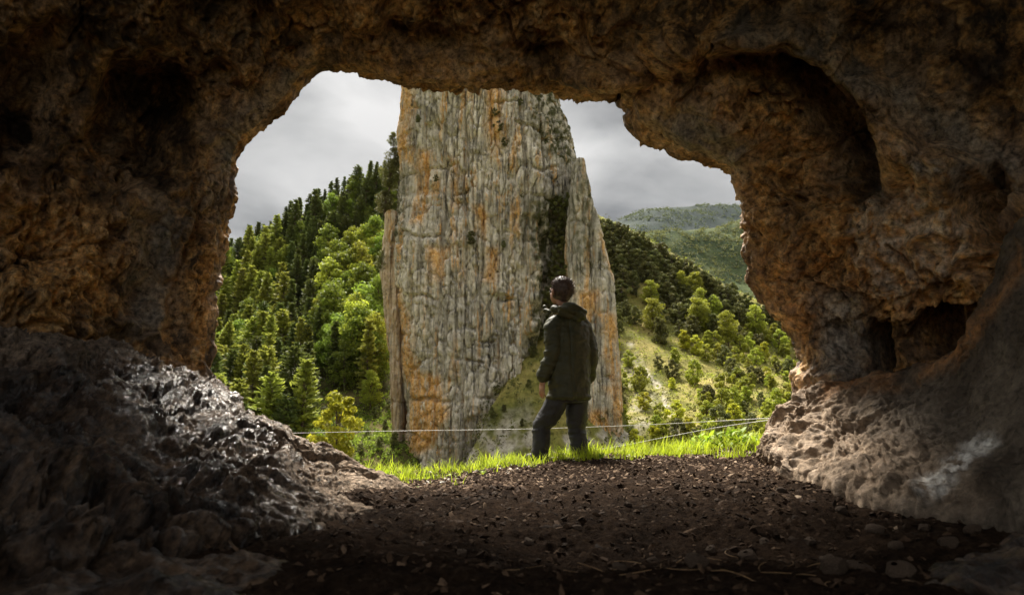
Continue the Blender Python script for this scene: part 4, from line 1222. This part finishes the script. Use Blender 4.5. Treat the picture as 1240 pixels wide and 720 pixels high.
yaw = math.radians(28)
BR = np.array([math.cos(yaw), math.sin(yaw), 0]); BF = np.array([-math.sin(yaw), math.cos(yaw), 0]); UP = np.array([0, 0, 1.0])
man = obj('person', None, label='man in dark olive hooded jacket standing on the grass with his back turned', cat='person', loc=J(679, 553))
ML = np.array(man.location)
M['skin'] = mat_plain('skin', (0.34, 0.17, 0.10), (0.46, 0.25, 0.16), 40, 0.55, 0.1, 0.002, 0.4)
M['hair'] = mat_plain('dark_hair', (0.035, 0.021, 0.014), (0.12, 0.075, 0.050), 60, 0.5, 0.5, 0.004, 0.5)
def mat_cloth(name, c1, c2, sc):
    t = NT(name)
    n = t.noise(sc, 6, 0.6); f = t.noise(420, 2)
    c = t.ramp(n, [(0.3, c1), (0.7, c2)])
    nb = t.bump(t.noise(26, 5, 0.6, 0.8), 0.35, 0.012); nb = t.bump(f, 0.25, 0.001, nb)
    return t.done(c, 0.55, nb, 0.3)
M['jacket'] = mat_cloth('olive_jacket_cloth', (0.036, 0.038, 0.018), (0.070, 0.069, 0.033), 9)
M['trousers'] = mat_cloth('dark_grey_trouser_cloth', (0.026, 0.025, 0.025), (0.048, 0.046, 0.045), 7)
M['boot'] = mat_plain('boot_leather', (0.025, 0.02, 0.016), (0.06, 0.05, 0.04), 30, 0.6, 0.3, 0.004)

# joints
sh_l, el_l, wr_l = J(671, 394, -.09), J(669, 425, -.13), J(658, 457, -.10)
sh_r, el_r, wr_r = J(707, 396, .10), J(716, 429, .08), J(713, 458, .20)
hip_l, kn_l, an_l = J(679, 481, -.05), J(656, 516, .02), J(654, 549, -.04)
hip_r, kn_r, an_r = J(699, 482, .06), J(698, 518, .10), J(701, 548, .05)
neck, head = J(683, 374, .0), J(678.5, 353, .02)
hy = math.radians(42)
HF = np.array([-math.sin(hy), math.cos(hy), 0.10]); HF /= np.linalg.norm(HF)
HR_ = np.cross(HF, UP); HR_ /= np.linalg.norm(HR_); HU = np.cross(HR_, HF)
# body: head, neck, trunk, arms with hands, legs, one skin
_k = 1.15; HF0 = HF; HF = HF * _k; HR_ = HR_ * _k; HU = HU * _k                 # head-sized units
b = Prim()
b.ball(head + HU * .015 - HF * .01, HR_ * .076, HF * .097, HU * .100)
b.ball(head - HU * .045 + HF * .030, HR_ * .060, HF * .066, HU * .070)           # jaw
b.limb([head - HU * .03 + HF * .085, head - HU * .02 + HF * .112], [.012, .013])   # nose
b.limb([head + HU * .02 + HF * .085 - HR_ * .035, head + HU * .02 + HF * .085 + HR_ * .035], [.012, .012])   # brow
b.limb([head - HU * .065 + HF * .085 - HR_ * .02, head - HU * .065 + HF * .085 + HR_ * .02], [.010, .010])   # lips
for s in (-1, 1):
    b.ball(head + HR_ * s * .092 - HF * .002 - HU * .014, HR_ * .016, HF * .020 - HR_ * s * .008, HU * .034)    # ears
b.limb([head - HU * .06, neck, neck - UP * .06], [.052, .056, .062])
tor = [(386, .13, .085), (396, .175, .10), (415, .17, .115), (445, .15, .105), (470, .16, .11), (486, .15, .11)]
b.rings([(J(690 + 0.0 * y, y), BR * w, BF * d) for y, w, d in tor])
b.limb([sh_l, (sh_l + el_l) / 2, el_l, (el_l + wr_l) / 2, wr_l, J(657, 463, -.10)], [.055, .047, .040, .038, .028, .030])
b.limb([sh_r, (sh_r + el_r) / 2, el_r, (el_r + wr_r) / 2, wr_r], [.055, .047, .040, .038, .028])
def hand(w, dwn, side, fwd):
    """palm below wrist w, fingers along dwn, thumb towards fwd"""
    b.rings([(w + dwn * t, fwd * a, side * c) for t, a, c in ((-.01, .026, .018), (.03, .036, .016), (.07, .041, .015), (.095, .038, .013))])
    for k, (o, L) in enumerate(((.033, .070), (.011, .080), (-.011, .074), (-.032, .058))):
        p0 = w + dwn * .085 + fwd * o
        p1 = p0 + dwn * L * .5 + fwd * o * .25 + side * .006
        p2 = p1 + dwn * L * .42 + side * .020
        b.limb([p0, p1, p2], [.0095, .0088, .0070], 8, 3)
    b.limb([w + dwn * .02 + fwd * .028, w + dwn * .055 + fwd * .052 + side * .006, w + dwn * .09 + fwd * .056 + side * .014], [.013, .011, .008], 8, 3)
dn = (J(655, 484, -.08) - wr_l); dn /= np.linalg.norm(dn)
sd = np.cross(dn, np.array([-.5, .85, 0])); sd /= np.linalg.norm(sd)
fw_ = np.cross(sd, dn)
hand(J(657.5, 462, -.10), dn, sd, fw_)
dn2 = np.array([-.25, .15, -.95]); dn2 /= np.linalg.norm(dn2)
sd2 = np.cross(dn2, BF); sd2 /= np.linalg.norm(sd2)
hand(wr_r + dn2 * .02, dn2, sd2, np.cross(sd2, dn2))
for h_, k_, a_ in ((hip_l, kn_l, an_l), (hip_r, kn_r, an_r)):
    b.limb([h_ + UP * .04, (h_ + k_) / 2, k_, (k_ + a_) / 2, a_], [.085, .075, .055, .052, .038])
me, V, Nn = b.fuse('body_skin', 0.0055, 5, 0.5)
put(me, V - ML)
obj('body', me, M['skin'], man)
for s in (-1, 1):
    e_ = Prim(); e_.ball(head + HF * .086 + HR_ * s * .032 + HU * .004, HR_ * .011, HF * .011, HU * .011, 10)
    V, Fq = join_np(e_.p)
    obj('eye', mesh_np('eye', V - ML, Fq[:, :3] if False else Fq), M['boot'], man)
# hair: a cap over the skull with short tufts
hp = Prim(); hp.ball(head + HU * .024 - HF * .016, HR_ * .096, HF * .110, HU * .112, 26)
hp.ball(head - HU * .035 - HF * .050, HR_ * .064, HF * .048, HU * .062, 22)
me, V, Nn = hp.fuse('hair_cap', 0.006, 3)
loc = V - head
fwd_c, up_c = loc @ HF / _k ** 2, loc @ HU / _k ** 2
face = sstep(.02, .06, fwd_c) * sstep(.075, .03, up_c)                        # pulled in where the face shows
V = V + Nn * (0.0035 * fbm(V * 60, 3) + 0.003 * ridged(V * 45, 2) - .030 * face)[:, None]
put(me, V - ML)
hair = obj('hair', me, M['hair'], man)
r = np.random.default_rng(5)
sel = np.where((face < .3) & (up_c > -.05))[0]
k = r.choice(sel, 1600)
c0 = V[k]; dirn = Nn[k] + HU * .35 - HF * .25 + r.normal(size=(1600, 3)) * .45
dirn /= np.linalg.norm(dirn, axis=1)[:, None]
sidev = np.cross(dirn, r.normal(size=(1600, 3))); sidev /= np.linalg.norm(sidev, axis=1)[:, None]
L = (.012 + .020 * r.random(1600))[:, None]
TV = np.stack([c0 - sidev * .0022 - Nn[k] * .003, c0 + sidev * .0022 - Nn[k] * .003, c0 + dirn * L], 1).reshape(-1, 3)
obj('strand', mesh_np('hair_strands', TV - ML, np.arange(4800).reshape(-1, 3), True), M['hair'], hair, kind='stuff')
# jacket
jk = Prim()
jr = [(381, 686, .085, .075), (386, 689, .165, .095), (393, 690, .205, .120), (406, 690, .218, .140), (425, 691, .216, .145), (450, 690.5, .208, .142), (468, 689.5, .212, .150), (480, 689, .218, .158), (483, 689, .214, .155)]
jk.rings([(J(x, y), BR * w, BF * d) for y, x, w, d in jr], 36)
jk.limb([J(676, 391, -.06), sh_l, (sh_l + el_l) / 2 - BR * .008, el_l, (el_l + wr_l) / 2, wr_l + UP * .02], [.082, .086, .080, .074, .068, .056])
jk.limb([J(703, 392, .06), sh_r, (sh_r + el_r) / 2, el_r, (el_r + wr_r) / 2, wr_r + UP * .02], [.082, .084, .078, .074, .066, .056])
me, V, Nn = jk.fuse('jacket_shell', 0.0085, 5)
x, y = proj(V)
arm = np.minimum(line_d([(671, 394), (669, 425), (658, 457)], x, y), 60) < 13
arm &= V[:, 1] < MY - .02
fold = ridged(V * np.array([4, 4, 15]) + 2, 3) * np.where(arm, .018, .008)
fold += .009 * ridged(V * np.array([9, 9, 3.0]) + 9, 2) * sstep(430, 470, y)
fold += .011 * fbm(V * 9, 3)
dag = V @ (BR * .8 + UP * .6)
fold += .006 * np.sin(dag * 42 + 3 * fbm(V * 5, 2)) * sstep(0.6, 1.0, fbm(V * 2.5 + 4, 2) + .6) * (~arm)
fold += -.010 * np.exp(-((x - 690 - 0.06 * (y - 400)) / 1.1) ** 2) * (~arm) * (V[:, 1] < MY)          # centre back seam
fold += .010 * np.exp(-((y - 480.5) / 2.2) ** 2)                                                    # hem
V = V + Nn * fold[:, None]
put(me, V - ML)
jacket = obj('jacket', me, M['jacket'], man)
hd = Prim()
hd.ball(J(692, 377, -.11), BR * .155 + UP * -.014, BF * .085, UP * .082 + BF * -.02, 24)
hd.ball(J(701, 381, -.10), BR * .085, BF * .075, UP * .072, 20)
ring = []
for t in np.linspace(0, 2 * math.pi, 25):
    ring.append(J(684.5, 375.5, -.01) + BR * .105 * math.cos(t) + BF * .090 * math.sin(t) + UP * (.035 * math.sin(t)))
hd.limb(ring, [.036] * 25, 12, 2)
hd.limb([J(664, 379, .03), J(661, 376, .07), J(659, 372, .09)], [.030, .026, .020], 12, 3)             # collar flap at the front
me, V, Nn = hd.fuse('hood_shell', 0.008, 5)
dag = (V - J(690, 376)) @ (UP * .9 + BR * .35)
V = V + Nn * (.009 * np.sin(dag * 85 + 2.5 * fbm(V * 8, 2)) + .009 * fbm(V * 11 + 3, 3))[:, None]
put(me, V - ML)
obj('hood', me, M['jacket'], jacket)
for wr, e2, nm in ((wr_l, el_l, 'l'), (wr_r, el_r, 'r')):
    cf = Prim(); dd = (wr - e2) / np.linalg.norm(wr - e2)
    cf.limb([wr - dd * .022, wr + dd * .012], [.052, .047], 16, 4)
    me, V, Nn = cf.fuse('cuff_ring', .006, 2)
    V = V + Nn * (.003 * np.sin((V @ dd) * 260))[:, None]
    put(me, V - ML); obj('cuff', me, M['jacket'], jacket)
# trousers
tr_ = Prim()
tr_.rings([(J(689.5, y), BR * w, BF * d) for y, w, d in ((468, .165, .12), (478, .178, .13), (487, .165, .125))], 26)
for h_, k_, a_, kr in ((hip_l, kn_l, an_l, .086), (hip_r, kn_r, an_r, .084)):
    m1 = (h_ + k_) / 2; m2 = (k_ + a_) / 2
    tr_.limb([h_ + UP * .05, m1, k_, m2 - BF * .015, a_, a_ - UP * .045], [.110, .104, kr, .083, .080, .080])
me, V, Nn = tr_.fuse('trouser_shell', 0.0085, 4)
x, y = proj(V)
kn = np.exp(-((y - 516) / 13) ** 2)
fold = .012 * ridged(V * np.array([5, 5, 16]) + 5, 3) * (.35 + kn) + .008 * fbm(V * 8 + 7, 3) + .010 * ridged(V * np.array([7, 7, 12]) + 15, 2) * sstep(530, 546, y)
V = V + Nn * fold[:, None]
put(me, V - ML)
obj('trousers', me, M['trousers'], man)
for a_, s in ((an_l, -1), (an_r, 1)):
    bt = Prim()
    toe = BF * .9 + BR * .25 * s; toe /= np.linalg.norm(toe); lat = np.cross(toe, UP)
    zf = float(floor_z(np.array([a_[0]]), np.array([a_[1]]))[0])
    g = np.array([a_[0], a_[1], zf])
    bt.limb([a_ - UP * .02, g + UP * .06], [.055, .056])
    bt.rings([(g + UP * .035 + toe * t, lat * w, UP * h_) for t, w, h_ in ((-.085, .020, .02), (-.07, .040, .042), (0, .046, .052), (.09, .050, .045), (.15, .044, .034), (.185, .02, .02))], 16)
    me, V, Nn = bt.fuse('boot_shell', .008, 3)
    put(me, V - ML); obj('boot', me, M['boot'], man)

# ================================================================== fence wires beyond the edge
M['wire'] = mat_plain('galvanised_wire', (0.42, 0.41, 0.39), (0.62, 0.61, 0.58), 50, 0.45, 0.2, 0.002, 0.5)
def wire(pts, label, rad=.0030):
    t = np.linspace(0, len(pts) - 1, (len(pts) - 1) * 12 + 1)
    q = cr_w(len(pts), t) @ np.array(pts)
    V, Fq = tube_np(q, np.full(len(q), rad), 7)
    return obj('fence_wire', mesh_np('fence_wire', V, Fq), M['wire'], label=label, cat='wire', group='wires strung across the cave mouth')
wire([P(240, 526, 6.9), P(335, 524.5, 6.9), P(480, 521.5, 6.9), P(640, 519, 6.85), P(760, 515, 6.75), P(860, 510, 6.5), P(948, 505, 5.9), P(975, 504, 5.5)], 'upper long wire running behind the man across the whole cave mouth')
wire([P(600, 560, 7.5), P(730, 543, 7.1), P(800, 530, 6.8), P(870, 517, 6.4), P(948, 506, 5.8), P(975, 502, 5.5)], 'lower wire slanting up to the right edge of the cave mouth')

# ================================================================== grass, weeds, litter, stones, twigs on the floor
def mat_chips():
    t = NT('earth_and_leaf_litter')
    v = t.attr('shade')
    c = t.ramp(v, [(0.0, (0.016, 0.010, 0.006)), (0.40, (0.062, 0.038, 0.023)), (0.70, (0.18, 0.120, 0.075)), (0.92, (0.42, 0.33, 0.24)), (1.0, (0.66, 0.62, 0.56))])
    c = t.mix(1.0, c, t.ramp(t.noise(60, 4), [(0.3, 0.6), (0.7, 1.2)]), 'MULTIPLY')
    return t.done(c, 0.8, t.bump(t.noise(90, 4), .4, .004), 0.06)
M['chips'] = mat_chips()
def ground_pts(n, x0, x1, y0, y1, keep=None, r=rng):
    x = x0 + (x1 - x0) * r.random(n); y = y0 + (y1 - y0) * r.random(n)
    if keep is not None:
        k = keep(x, y); x, y = x[k], y[k]
    return x, y
def dirt_z(x, y):
    p = np.stack([x, y, floor_z(x, y)], 1)
    return p[:, 2] + 0.020 * ridged(p * 9.0, 3, 2.1, 0.6)
octa = np.array([[1, 0, 0], [0, 1, 0], [-1, 0, 0], [0, -1, 0], [.15, .1, 1], [-.1, .1, -1.0], [.7, .7, .3], [-.7, .6, .2]], float)
octf = np.array([[0, 6, 4], [6, 1, 4], [1, 7, 4], [7, 2, 4], [2, 3, 4], [3, 0, 4], [6, 0, 5], [1, 6, 5], [7, 1, 5], [2, 7, 5], [3, 2, 5], [0, 3, 5]])
def chips(name, x, y, size, flat, shade, mat, label, lift=.2):
    n = len(x); r = rng
    a = r.random(n) * 6.283; ca, sa = np.cos(a), np.sin(a)
    tx, ty = r.normal(size=n) * .35, r.normal(size=n) * .35
    T = octa[None] * (1 + .35 * r.normal(size=(n, 8, 1)) * .5) * np.stack([size * (.8 + .6 * r.random(n)), size * (.4 + .4 * r.random(n)), size * flat], 1)[:, None]
    Vx = T[..., 0] * ca[:, None] - T[..., 1] * sa[:, None]; Vy = T[..., 0] * sa[:, None] + T[..., 1] * ca[:, None]
    Vz = T[..., 2] + Vx * tx[:, None] + Vy * ty[:, None]
    z = dirt_z(x, y) + size * flat * lift
    V = np.stack([Vx + x[:, None], Vy + y[:, None], Vz + z[:, None]], 2).reshape(-1, 3)
    Fq = (np.arange(n)[:, None, None] * 8 + octf[None]).reshape(-1, 3)
    return obj(name, mesh_np(name, V, Fq, False, dict(shade=np.repeat(np.clip(shade, 0, 1), 8))), mat, kind='stuff', label=label)
keep_in = lambda x, y: (x > -1.5) & (x < 0.62 * y + .3) & (y < edge_y(x) + .25)
x, y = ground_pts(15000, -1.6, 3.0, 1.7, 7.2, lambda a, b: keep_in(a, b) & (rng.random(len(a)) < .25 + .75 * sstep(2.6, 4.6, b)))
clump = fbm(np.stack([x * 1.5, y * 1.5, 0 * x], 1), 3)
chips('leaf_litter', x, y, .010 + .016 * rng.random(len(x)) ** 2, .22, rng.random(len(x)) * .52 + .30 * sstep(3.0, 5.4, y) + .16 * clump + .28 * (rng.random(len(x)) < .04), M['chips'], 'bark chips and leaf litter covering the cave floor')  # chips paler towards the mouth: fall-off of daylight put into their colour
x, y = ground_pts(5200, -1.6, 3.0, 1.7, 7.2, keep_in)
chips('gravel', x, y, .006 + .020 * rng.random(len(x)) ** 3, .7, rng.random(len(x)) * .45 + .22 * sstep(3.5, 5.4, y), M['chips'], 'small gravel scattered over the cave floor')  # same daylight fall-off from the mouth put into the gravel colour
# pale gravel on the terrace lip, among the grass
x, y = ground_pts(5000, -1.5, 2.8, 4.9, 7.6, lambda a, b: (b > edge_y(a) - .95 + .25 * fbm(np.stack([a * 2, b * 2, 0 * a], 1), 2)) & (b < edge_y(a) + .3))
chips('pale_gravel', x, y, .007 + .018 * rng.random(len(x)) ** 2, .5, .55 + .5 * rng.random(len(x)), M['chips'], 'pale gravel on the lip of the cave mouth')

# grass
x, y = ground_pts(46000, -1.35, 2.9, 4.9, 8.0, lambda a, b: (b > edge_y(a) - 1.15) & (b < edge_y(a) + .55))
gn = fbm(np.stack([x * 1.7, y * 2.6, 0 * x], 1) + 5, 3)
gn = gn + .5 * fbm(np.stack([x * 5, y * 6, 0 * x], 1) + 25, 2)
k = gn + .60 * sstep(-1.0, .05, y - edge_y(x)) - .26 * sstep(.2, -1.0, x) > .28 + .2 * (rng.random(len(x)) - .5)
x, y, gn = x[k], y[k], gn[k]
n = len(x)
hgt = (.035 + .12 * rng.random(n) ** 2.2) * (.8 + 1.1 * np.clip(gn, -.2, 1)) * (1 + .5 * sstep(1.2, 2.3, x))
a = rng.random(n) * 6.283; lean = .25 + .7 * rng.random(n)
dx, dy = np.cos(a), np.sin(a)
z0 = floor_z(x, y) - .01
w = .0022 + .0022 * rng.random(n)
rows_ = []
for t, ww in ((0, 1), (.4, .9), (.75, .6)):
    cx = x + dx * lean * hgt * t ** 2 * .8; cy = y + dy * lean * hgt * t ** 2 * .8; cz = z0 + hgt * (t - .25 * lean * t * t)
    rows_ += [np.stack([cx - dy * w * ww, cy + dx * w * ww, cz], 1), np.stack([cx + dy * w * ww, cy - dx * w * ww, cz], 1)]
t = 1.0
rows_.append(np.stack([x + dx * lean * hgt * .8, y + dy * lean * hgt * .8, z0 + hgt * (1 - .25 * lean)], 1))
V = np.stack(rows_, 1).reshape(-1, 3)
tri = np.array([[0, 1, 3], [0, 3, 2], [2, 3, 5], [2, 5, 4], [4, 5, 6]])
Fq = (np.arange(n)[:, None, None] * 7 + tri[None]).reshape(-1, 3)
sh = np.clip(.25 + .5 * rng.random(n) + .25 * gn, 0, 1)
obj('grass', mesh_np('grass', V, Fq, True, dict(shade=np.repeat(sh, 7))), M['grass'], kind='stuff', label='bright green grass on the lip of the cave mouth')

# leafy weeds
def weed(px, py, Y, h, nl, label, r):
    p = P(px, py, Y); p[2] = float(floor_z(p[:1], p[1:2])[0]) - .01
    parts, shd = [], []
    for k in range(nl):
        a = k * 2.4 + r.random(); el = .35 + .9 * r.random(); L = h * (.35 + .55 * r.random()) if h > .18 else h * (.6 + .5 * r.random()); ww = L * (.11 + .06 * r.random())
        d = np.array([math.cos(a) * math.cos(el), math.sin(a) * math.cos(el), math.sin(el)]); s = np.array([-math.sin(a), math.cos(a), 0]); u = np.cross(s, d) * -1
        st = p + np.array([.3 * h * r.normal(), .3 * h * r.normal(), h * .75 * r.random()]) if h > .18 else p
        pr = [(0, .06), (.25, .7), (.5, 1), (.78, .65), (1.0, .04)]
        V = []
        for t, wd in pr:
            c = st + d * L * t - np.array([0, 0, 1]) * L * .35 * t * t
            V += [c - s * ww * wd + u * .1 * ww, c, c + s * ww * wd + u * .1 * ww]
        V = np.array(V)
        parts.append((V - p, grid_faces(5, 3))); shd.append(np.full(len(V), r.random()))
    V, Fq = join_np(parts)
    return obj('weed', mesh_np('weed', V, Fq, True, dict(shade=np.concatenate(shd))), M['weed'], label=label, cat='plant', group='leafy weeds along the terrace lip', loc=p)
r = np.random.default_rng(31)
for (px, Y, h, nl, label) in ((468, 5.55, .15, 12, 'leafy weed nearest the tip of the shiny rock slope'), (492, 5.6, .16, 13, 'leafy weed below the left edge of the rock tower'), (520, 5.55, .12, 10, 'low leafy weed below the orange foot of the tower'),
                   (545, 5.75, .10, 9, 'small leafy weed left of the man, on pale gravel'), (585, 5.6, .10, 9, 'flat weed rosette on gravel left of the man'), (633, 5.75, .13, 11, 'leafy weed just left of the man\'s feet'),
                   (728, 5.9, .12, 10, 'leafy weed just right of the man\'s feet'), (765, 6.3, .14, 10, 'leafy weed in the grass below the tower\'s right edge'), (850, 6.6, .20, 30, 'tall leafy weed in the grass below the wires'),
                   (872, 6.7, .22, 34, 'bushy weed second from the right rock slab'), (893, 6.7, .25, 44, 'big bushy weed beside the right rock slab'), (908, 6.6, .20, 30, 'leafy weed touching the right rock slab'), (846, 5.3, .06, 7, 'tiny sprout on the bare dirt in front of the grass at right'), (872, 5.25, .05, 7, 'tiny sprout on the dirt close to the right slab'),
                   (508, 4.85, .05, 7, 'tiny round sprout on the dirt by the rock slope')):
    weed(px, 550, Y, h, nl, label, r)

# loose stones
M['stone'] = mat_plain('dark_stone', (0.022, 0.015, 0.010), (0.085, 0.060, 0.042), 14, 0.8, 0.5, 0.01, 0.08)
def stone_mesh(seed):
    r = np.random.default_rng(seed)
    a = Prim(); a.ball((0, 0, 0), (1, 0, 0), (0, .8, 0), (0, 0, .6), 16)
    V, Fq = a.p[0]
    for _ in range(9):                                  # chip flat facets off it
        d = r.normal(size=3); d /= np.linalg.norm(d); o = .52 + .2 * r.random()
        h = V @ d - o
        V = V - np.where(h > 0, h, 0)[:, None] * d
    V = V * (1 + .07 * fbm(V * 2.5 + seed, 3))[:, None]
    return mesh_np('stone', V, Fq, False)
STONES = [stone_mesh(s) for s in range(5)]
r = np.random.default_rng(77)
spots = [(845, 690, .055), (905, 655, .05), (1000, 660, .045), (1035, 668, .05), (1040, 690, .06), (1010, 700, .06), (1150, 662, .05), (1180, 655, .045), (1085, 655, .04), (1062, 640, .05), (1090, 712, .055), (1165, 690, .05),
         (980, 640, .035), (925, 640, .03), (860, 640, .03), (700, 630, .03), (640, 640, .035), (560, 660, .03), (600, 690, .03), (520, 640, .03), (750, 690, .035), (790, 655, .03), (1120, 640, .035), (1205, 700, .05),
         (945, 600, .04), (985, 612, .035), (1020, 625, .04), (900, 590, .03), (870, 610, .025), (820, 600, .025), (760, 610, .025), (500, 610, .03), (480, 600, .03), (540, 600, .025), (600, 600, .025), (660, 605, .025)]
for i, (px, py, s) in enumerate(spots):
    Y = min(max(-CAM_Z / (P(px, py, 1.0)[2] - CAM_Z), 1.5), 6)
    p = P(px, py, Y); p[2] = float(dirt_z(p[:1], p[1:2])[0]) + s * .25
    where = 'by the low right rock shelf' if px > 1000 and py > 630 else ('at the foot of the right slab' if px > 880 and py < 632 else ('on the dirt by the shiny left slope' if px < 560 else ('in the dirt nearest the camera' if py > 645 else 'on the dirt below the man')))
    o = obj('stone', STONES[i % 5], M['stone'], label='', cat='stone', group='loose stones on the cave floor', loc=p)
    o.scale = (s, s, s * .9); o.rotation_euler = (r.normal() * .3, r.normal() * .3, r.random() * 6.28)
    REG.append((o, 'dark angular stone ' + where))

# twigs and straws
M['twig'] = mat_plain('dry_twig', (0.09, 0.05, 0.022), (0.24, 0.145, 0.065), 30, 0.7, 0.4, 0.003)
tsp = [(650, 690), (690, 705), (720, 680), (745, 700), (770, 712), (800, 690), (830, 705), (860, 675), (880, 700), (900, 712), (920, 690), (940, 705), (960, 680), (975, 705), (700, 660), (760, 660), (820, 660), (880, 650), (620, 705), (590, 680), (990, 690), (1000, 715)]
for i, (px, py) in enumerate(tsp):
    Y = -CAM_Z / (P(px, py, 1.0)[2] - CAM_Z)
    p = P(px, py, Y)
    L = .04 + .09 * r.random(); a = r.normal() * .5 + (0 if r.random() < .7 else 1.3); cv = r.normal() * .25
    t = np.linspace(-.5, .5, 7)
    q = np.stack([p[0] + np.cos(a + cv * t * 3) * L * t, p[1] + np.sin(a + cv * t * 3) * L * t, 0 * t], 1)
    q[:, 2] = dirt_z(q[:, 0], q[:, 1]).mean() + .014 + .012 * r.normal() * t + .006 * r.random()
    c0 = q[3].copy(); c0[2] -= .006
    V, Fq = tube_np(q - c0, .0016 * (1.1 - np.abs(t)) * (.8 + .6 * r.random()), 6)
    o = obj('twig', mesh_np('twig', V, Fq), M['twig'], label='', cat='twig', group='dry twigs lying on the dirt', loc=c0)
    REG.append((o, 'thin dry twig lying on the dark dirt ' + ('nearest the camera' if py > 685 else 'a step from the camera')))
# bleached root at the slab's foot
q = np.array([P(942, 546, 5.05), P(949, 555, 4.95), P(951, 562, 4.85), P(958, 570, 4.75), P(966, 574, 4.7)])
q = cr_w(5, np.linspace(0, 4, 25)) @ q; q[:, 2] = dirt_z(q[:, 0], q[:, 1]) + .02 + .035 * np.sin(np.linspace(0, 3, 25))
M['root'] = mat_plain('bleached_wood', (0.50, 0.42, 0.33), (0.68, 0.61, 0.52), 20, 0.7, 0.3, 0.003)
V, Fq = tube_np(q - q[0], np.linspace(.010, .015, 25), 8)
obj('dry_root', mesh_np('dry_root', V, Fq), M['root'], label='bleached curved root at the foot of the right slab', cat='root', loc=q[0])
# one rusty dead leaf beside it
M['dead_leaf'] = mat_plain('rusty_leaf', (0.30, 0.10, 0.03), (0.50, 0.20, 0.06), 30, 0.6, 0.3, 0.003)
p = P(950, 548, 4.95); p[2] = float(dirt_z(p[:1], p[1:2])[0]) + .012
u = np.linspace(-1, 1, 7); U, W = np.meshgrid(u, np.linspace(-1, 1, 5))
V = np.stack([U * .045, W * .028 * np.sqrt(np.maximum(1 - U ** 2, .01)), .018 * W ** 2 + .012 * U ** 2], 2).reshape(-1, 3)
V = np.concatenate([V, V - np.array([0, 0, .0015])])
g = grid_faces(5, 7)
obj('dead_leaf', mesh_np('dead_leaf', V, np.concatenate([g, g[:, ::-1] + 35])), M['dead_leaf'], label='curled rusty dead leaf beside the bleached root', cat='leaf', loc=p).rotation_euler = (.5, .2, .4)

# ================================================================== haze
def mat_haze():
    m = bpy.data.materials.new('air_haze'); m.use_nodes = True
    nt = m.node_tree; nt.nodes.clear()
    o = nt.nodes.new('ShaderNodeOutputMaterial'); v = nt.nodes.new('ShaderNodeVolumePrincipled')
    v.inputs['Color'].default_value = (0.70, 0.83, 1.0, 1); v.inputs['Density'].default_value = 1.2e-5
    nt.links.new(v.outputs[0], o.inputs['Volume'])
    return m
hx, hz0, hz1 = 9300.0, -66.5, 1150.0
V = np.array([[sx * hx, sy * hx, z] for z in (hz0, hz1) for sx, sy in ((-1, -1), (1, -1), (1, 1), (-1, 1))])
Fq = np.array([[3, 2, 1, 0], [4, 5, 6, 7], [0, 1, 5, 4], [1, 2, 6, 5], [2, 3, 7, 6], [3, 0, 4, 7]])
obj('haze', mesh_np('haze', V, Fq, False), mat_haze(), kind='stuff', label='thin blue haze in the valley air')

# ================================================================== ordinals in labels of look-alikes
ONES = 'first second third fourth fifth sixth seventh eighth ninth tenth eleventh twelfth thirteenth fourteenth fifteenth sixteenth seventeenth eighteenth nineteenth'.split()
def ordinal(n):
    if n <= 19: return ONES[n - 1]
    tens = ['twenty', 'thirty', 'forty', 'fifty', 'sixty', 'seventy', 'eighty', 'ninety'][n // 10 - 2]
    return (tens[:-1] + 'ieth') if n % 10 == 0 else tens + '-' + ONES[n % 10 - 1]
fam = {}
for o, ph in REG: fam.setdefault(ph, []).append(o)
for ph, os_ in fam.items():
    os_.sort(key=lambda o: float(proj(np.array(o.location))[0]))
    for i, o in enumerate(os_):
        o['label'] = ph if len(os_) == 1 else f'{ph}, {ordinal(i + 1)} from left'
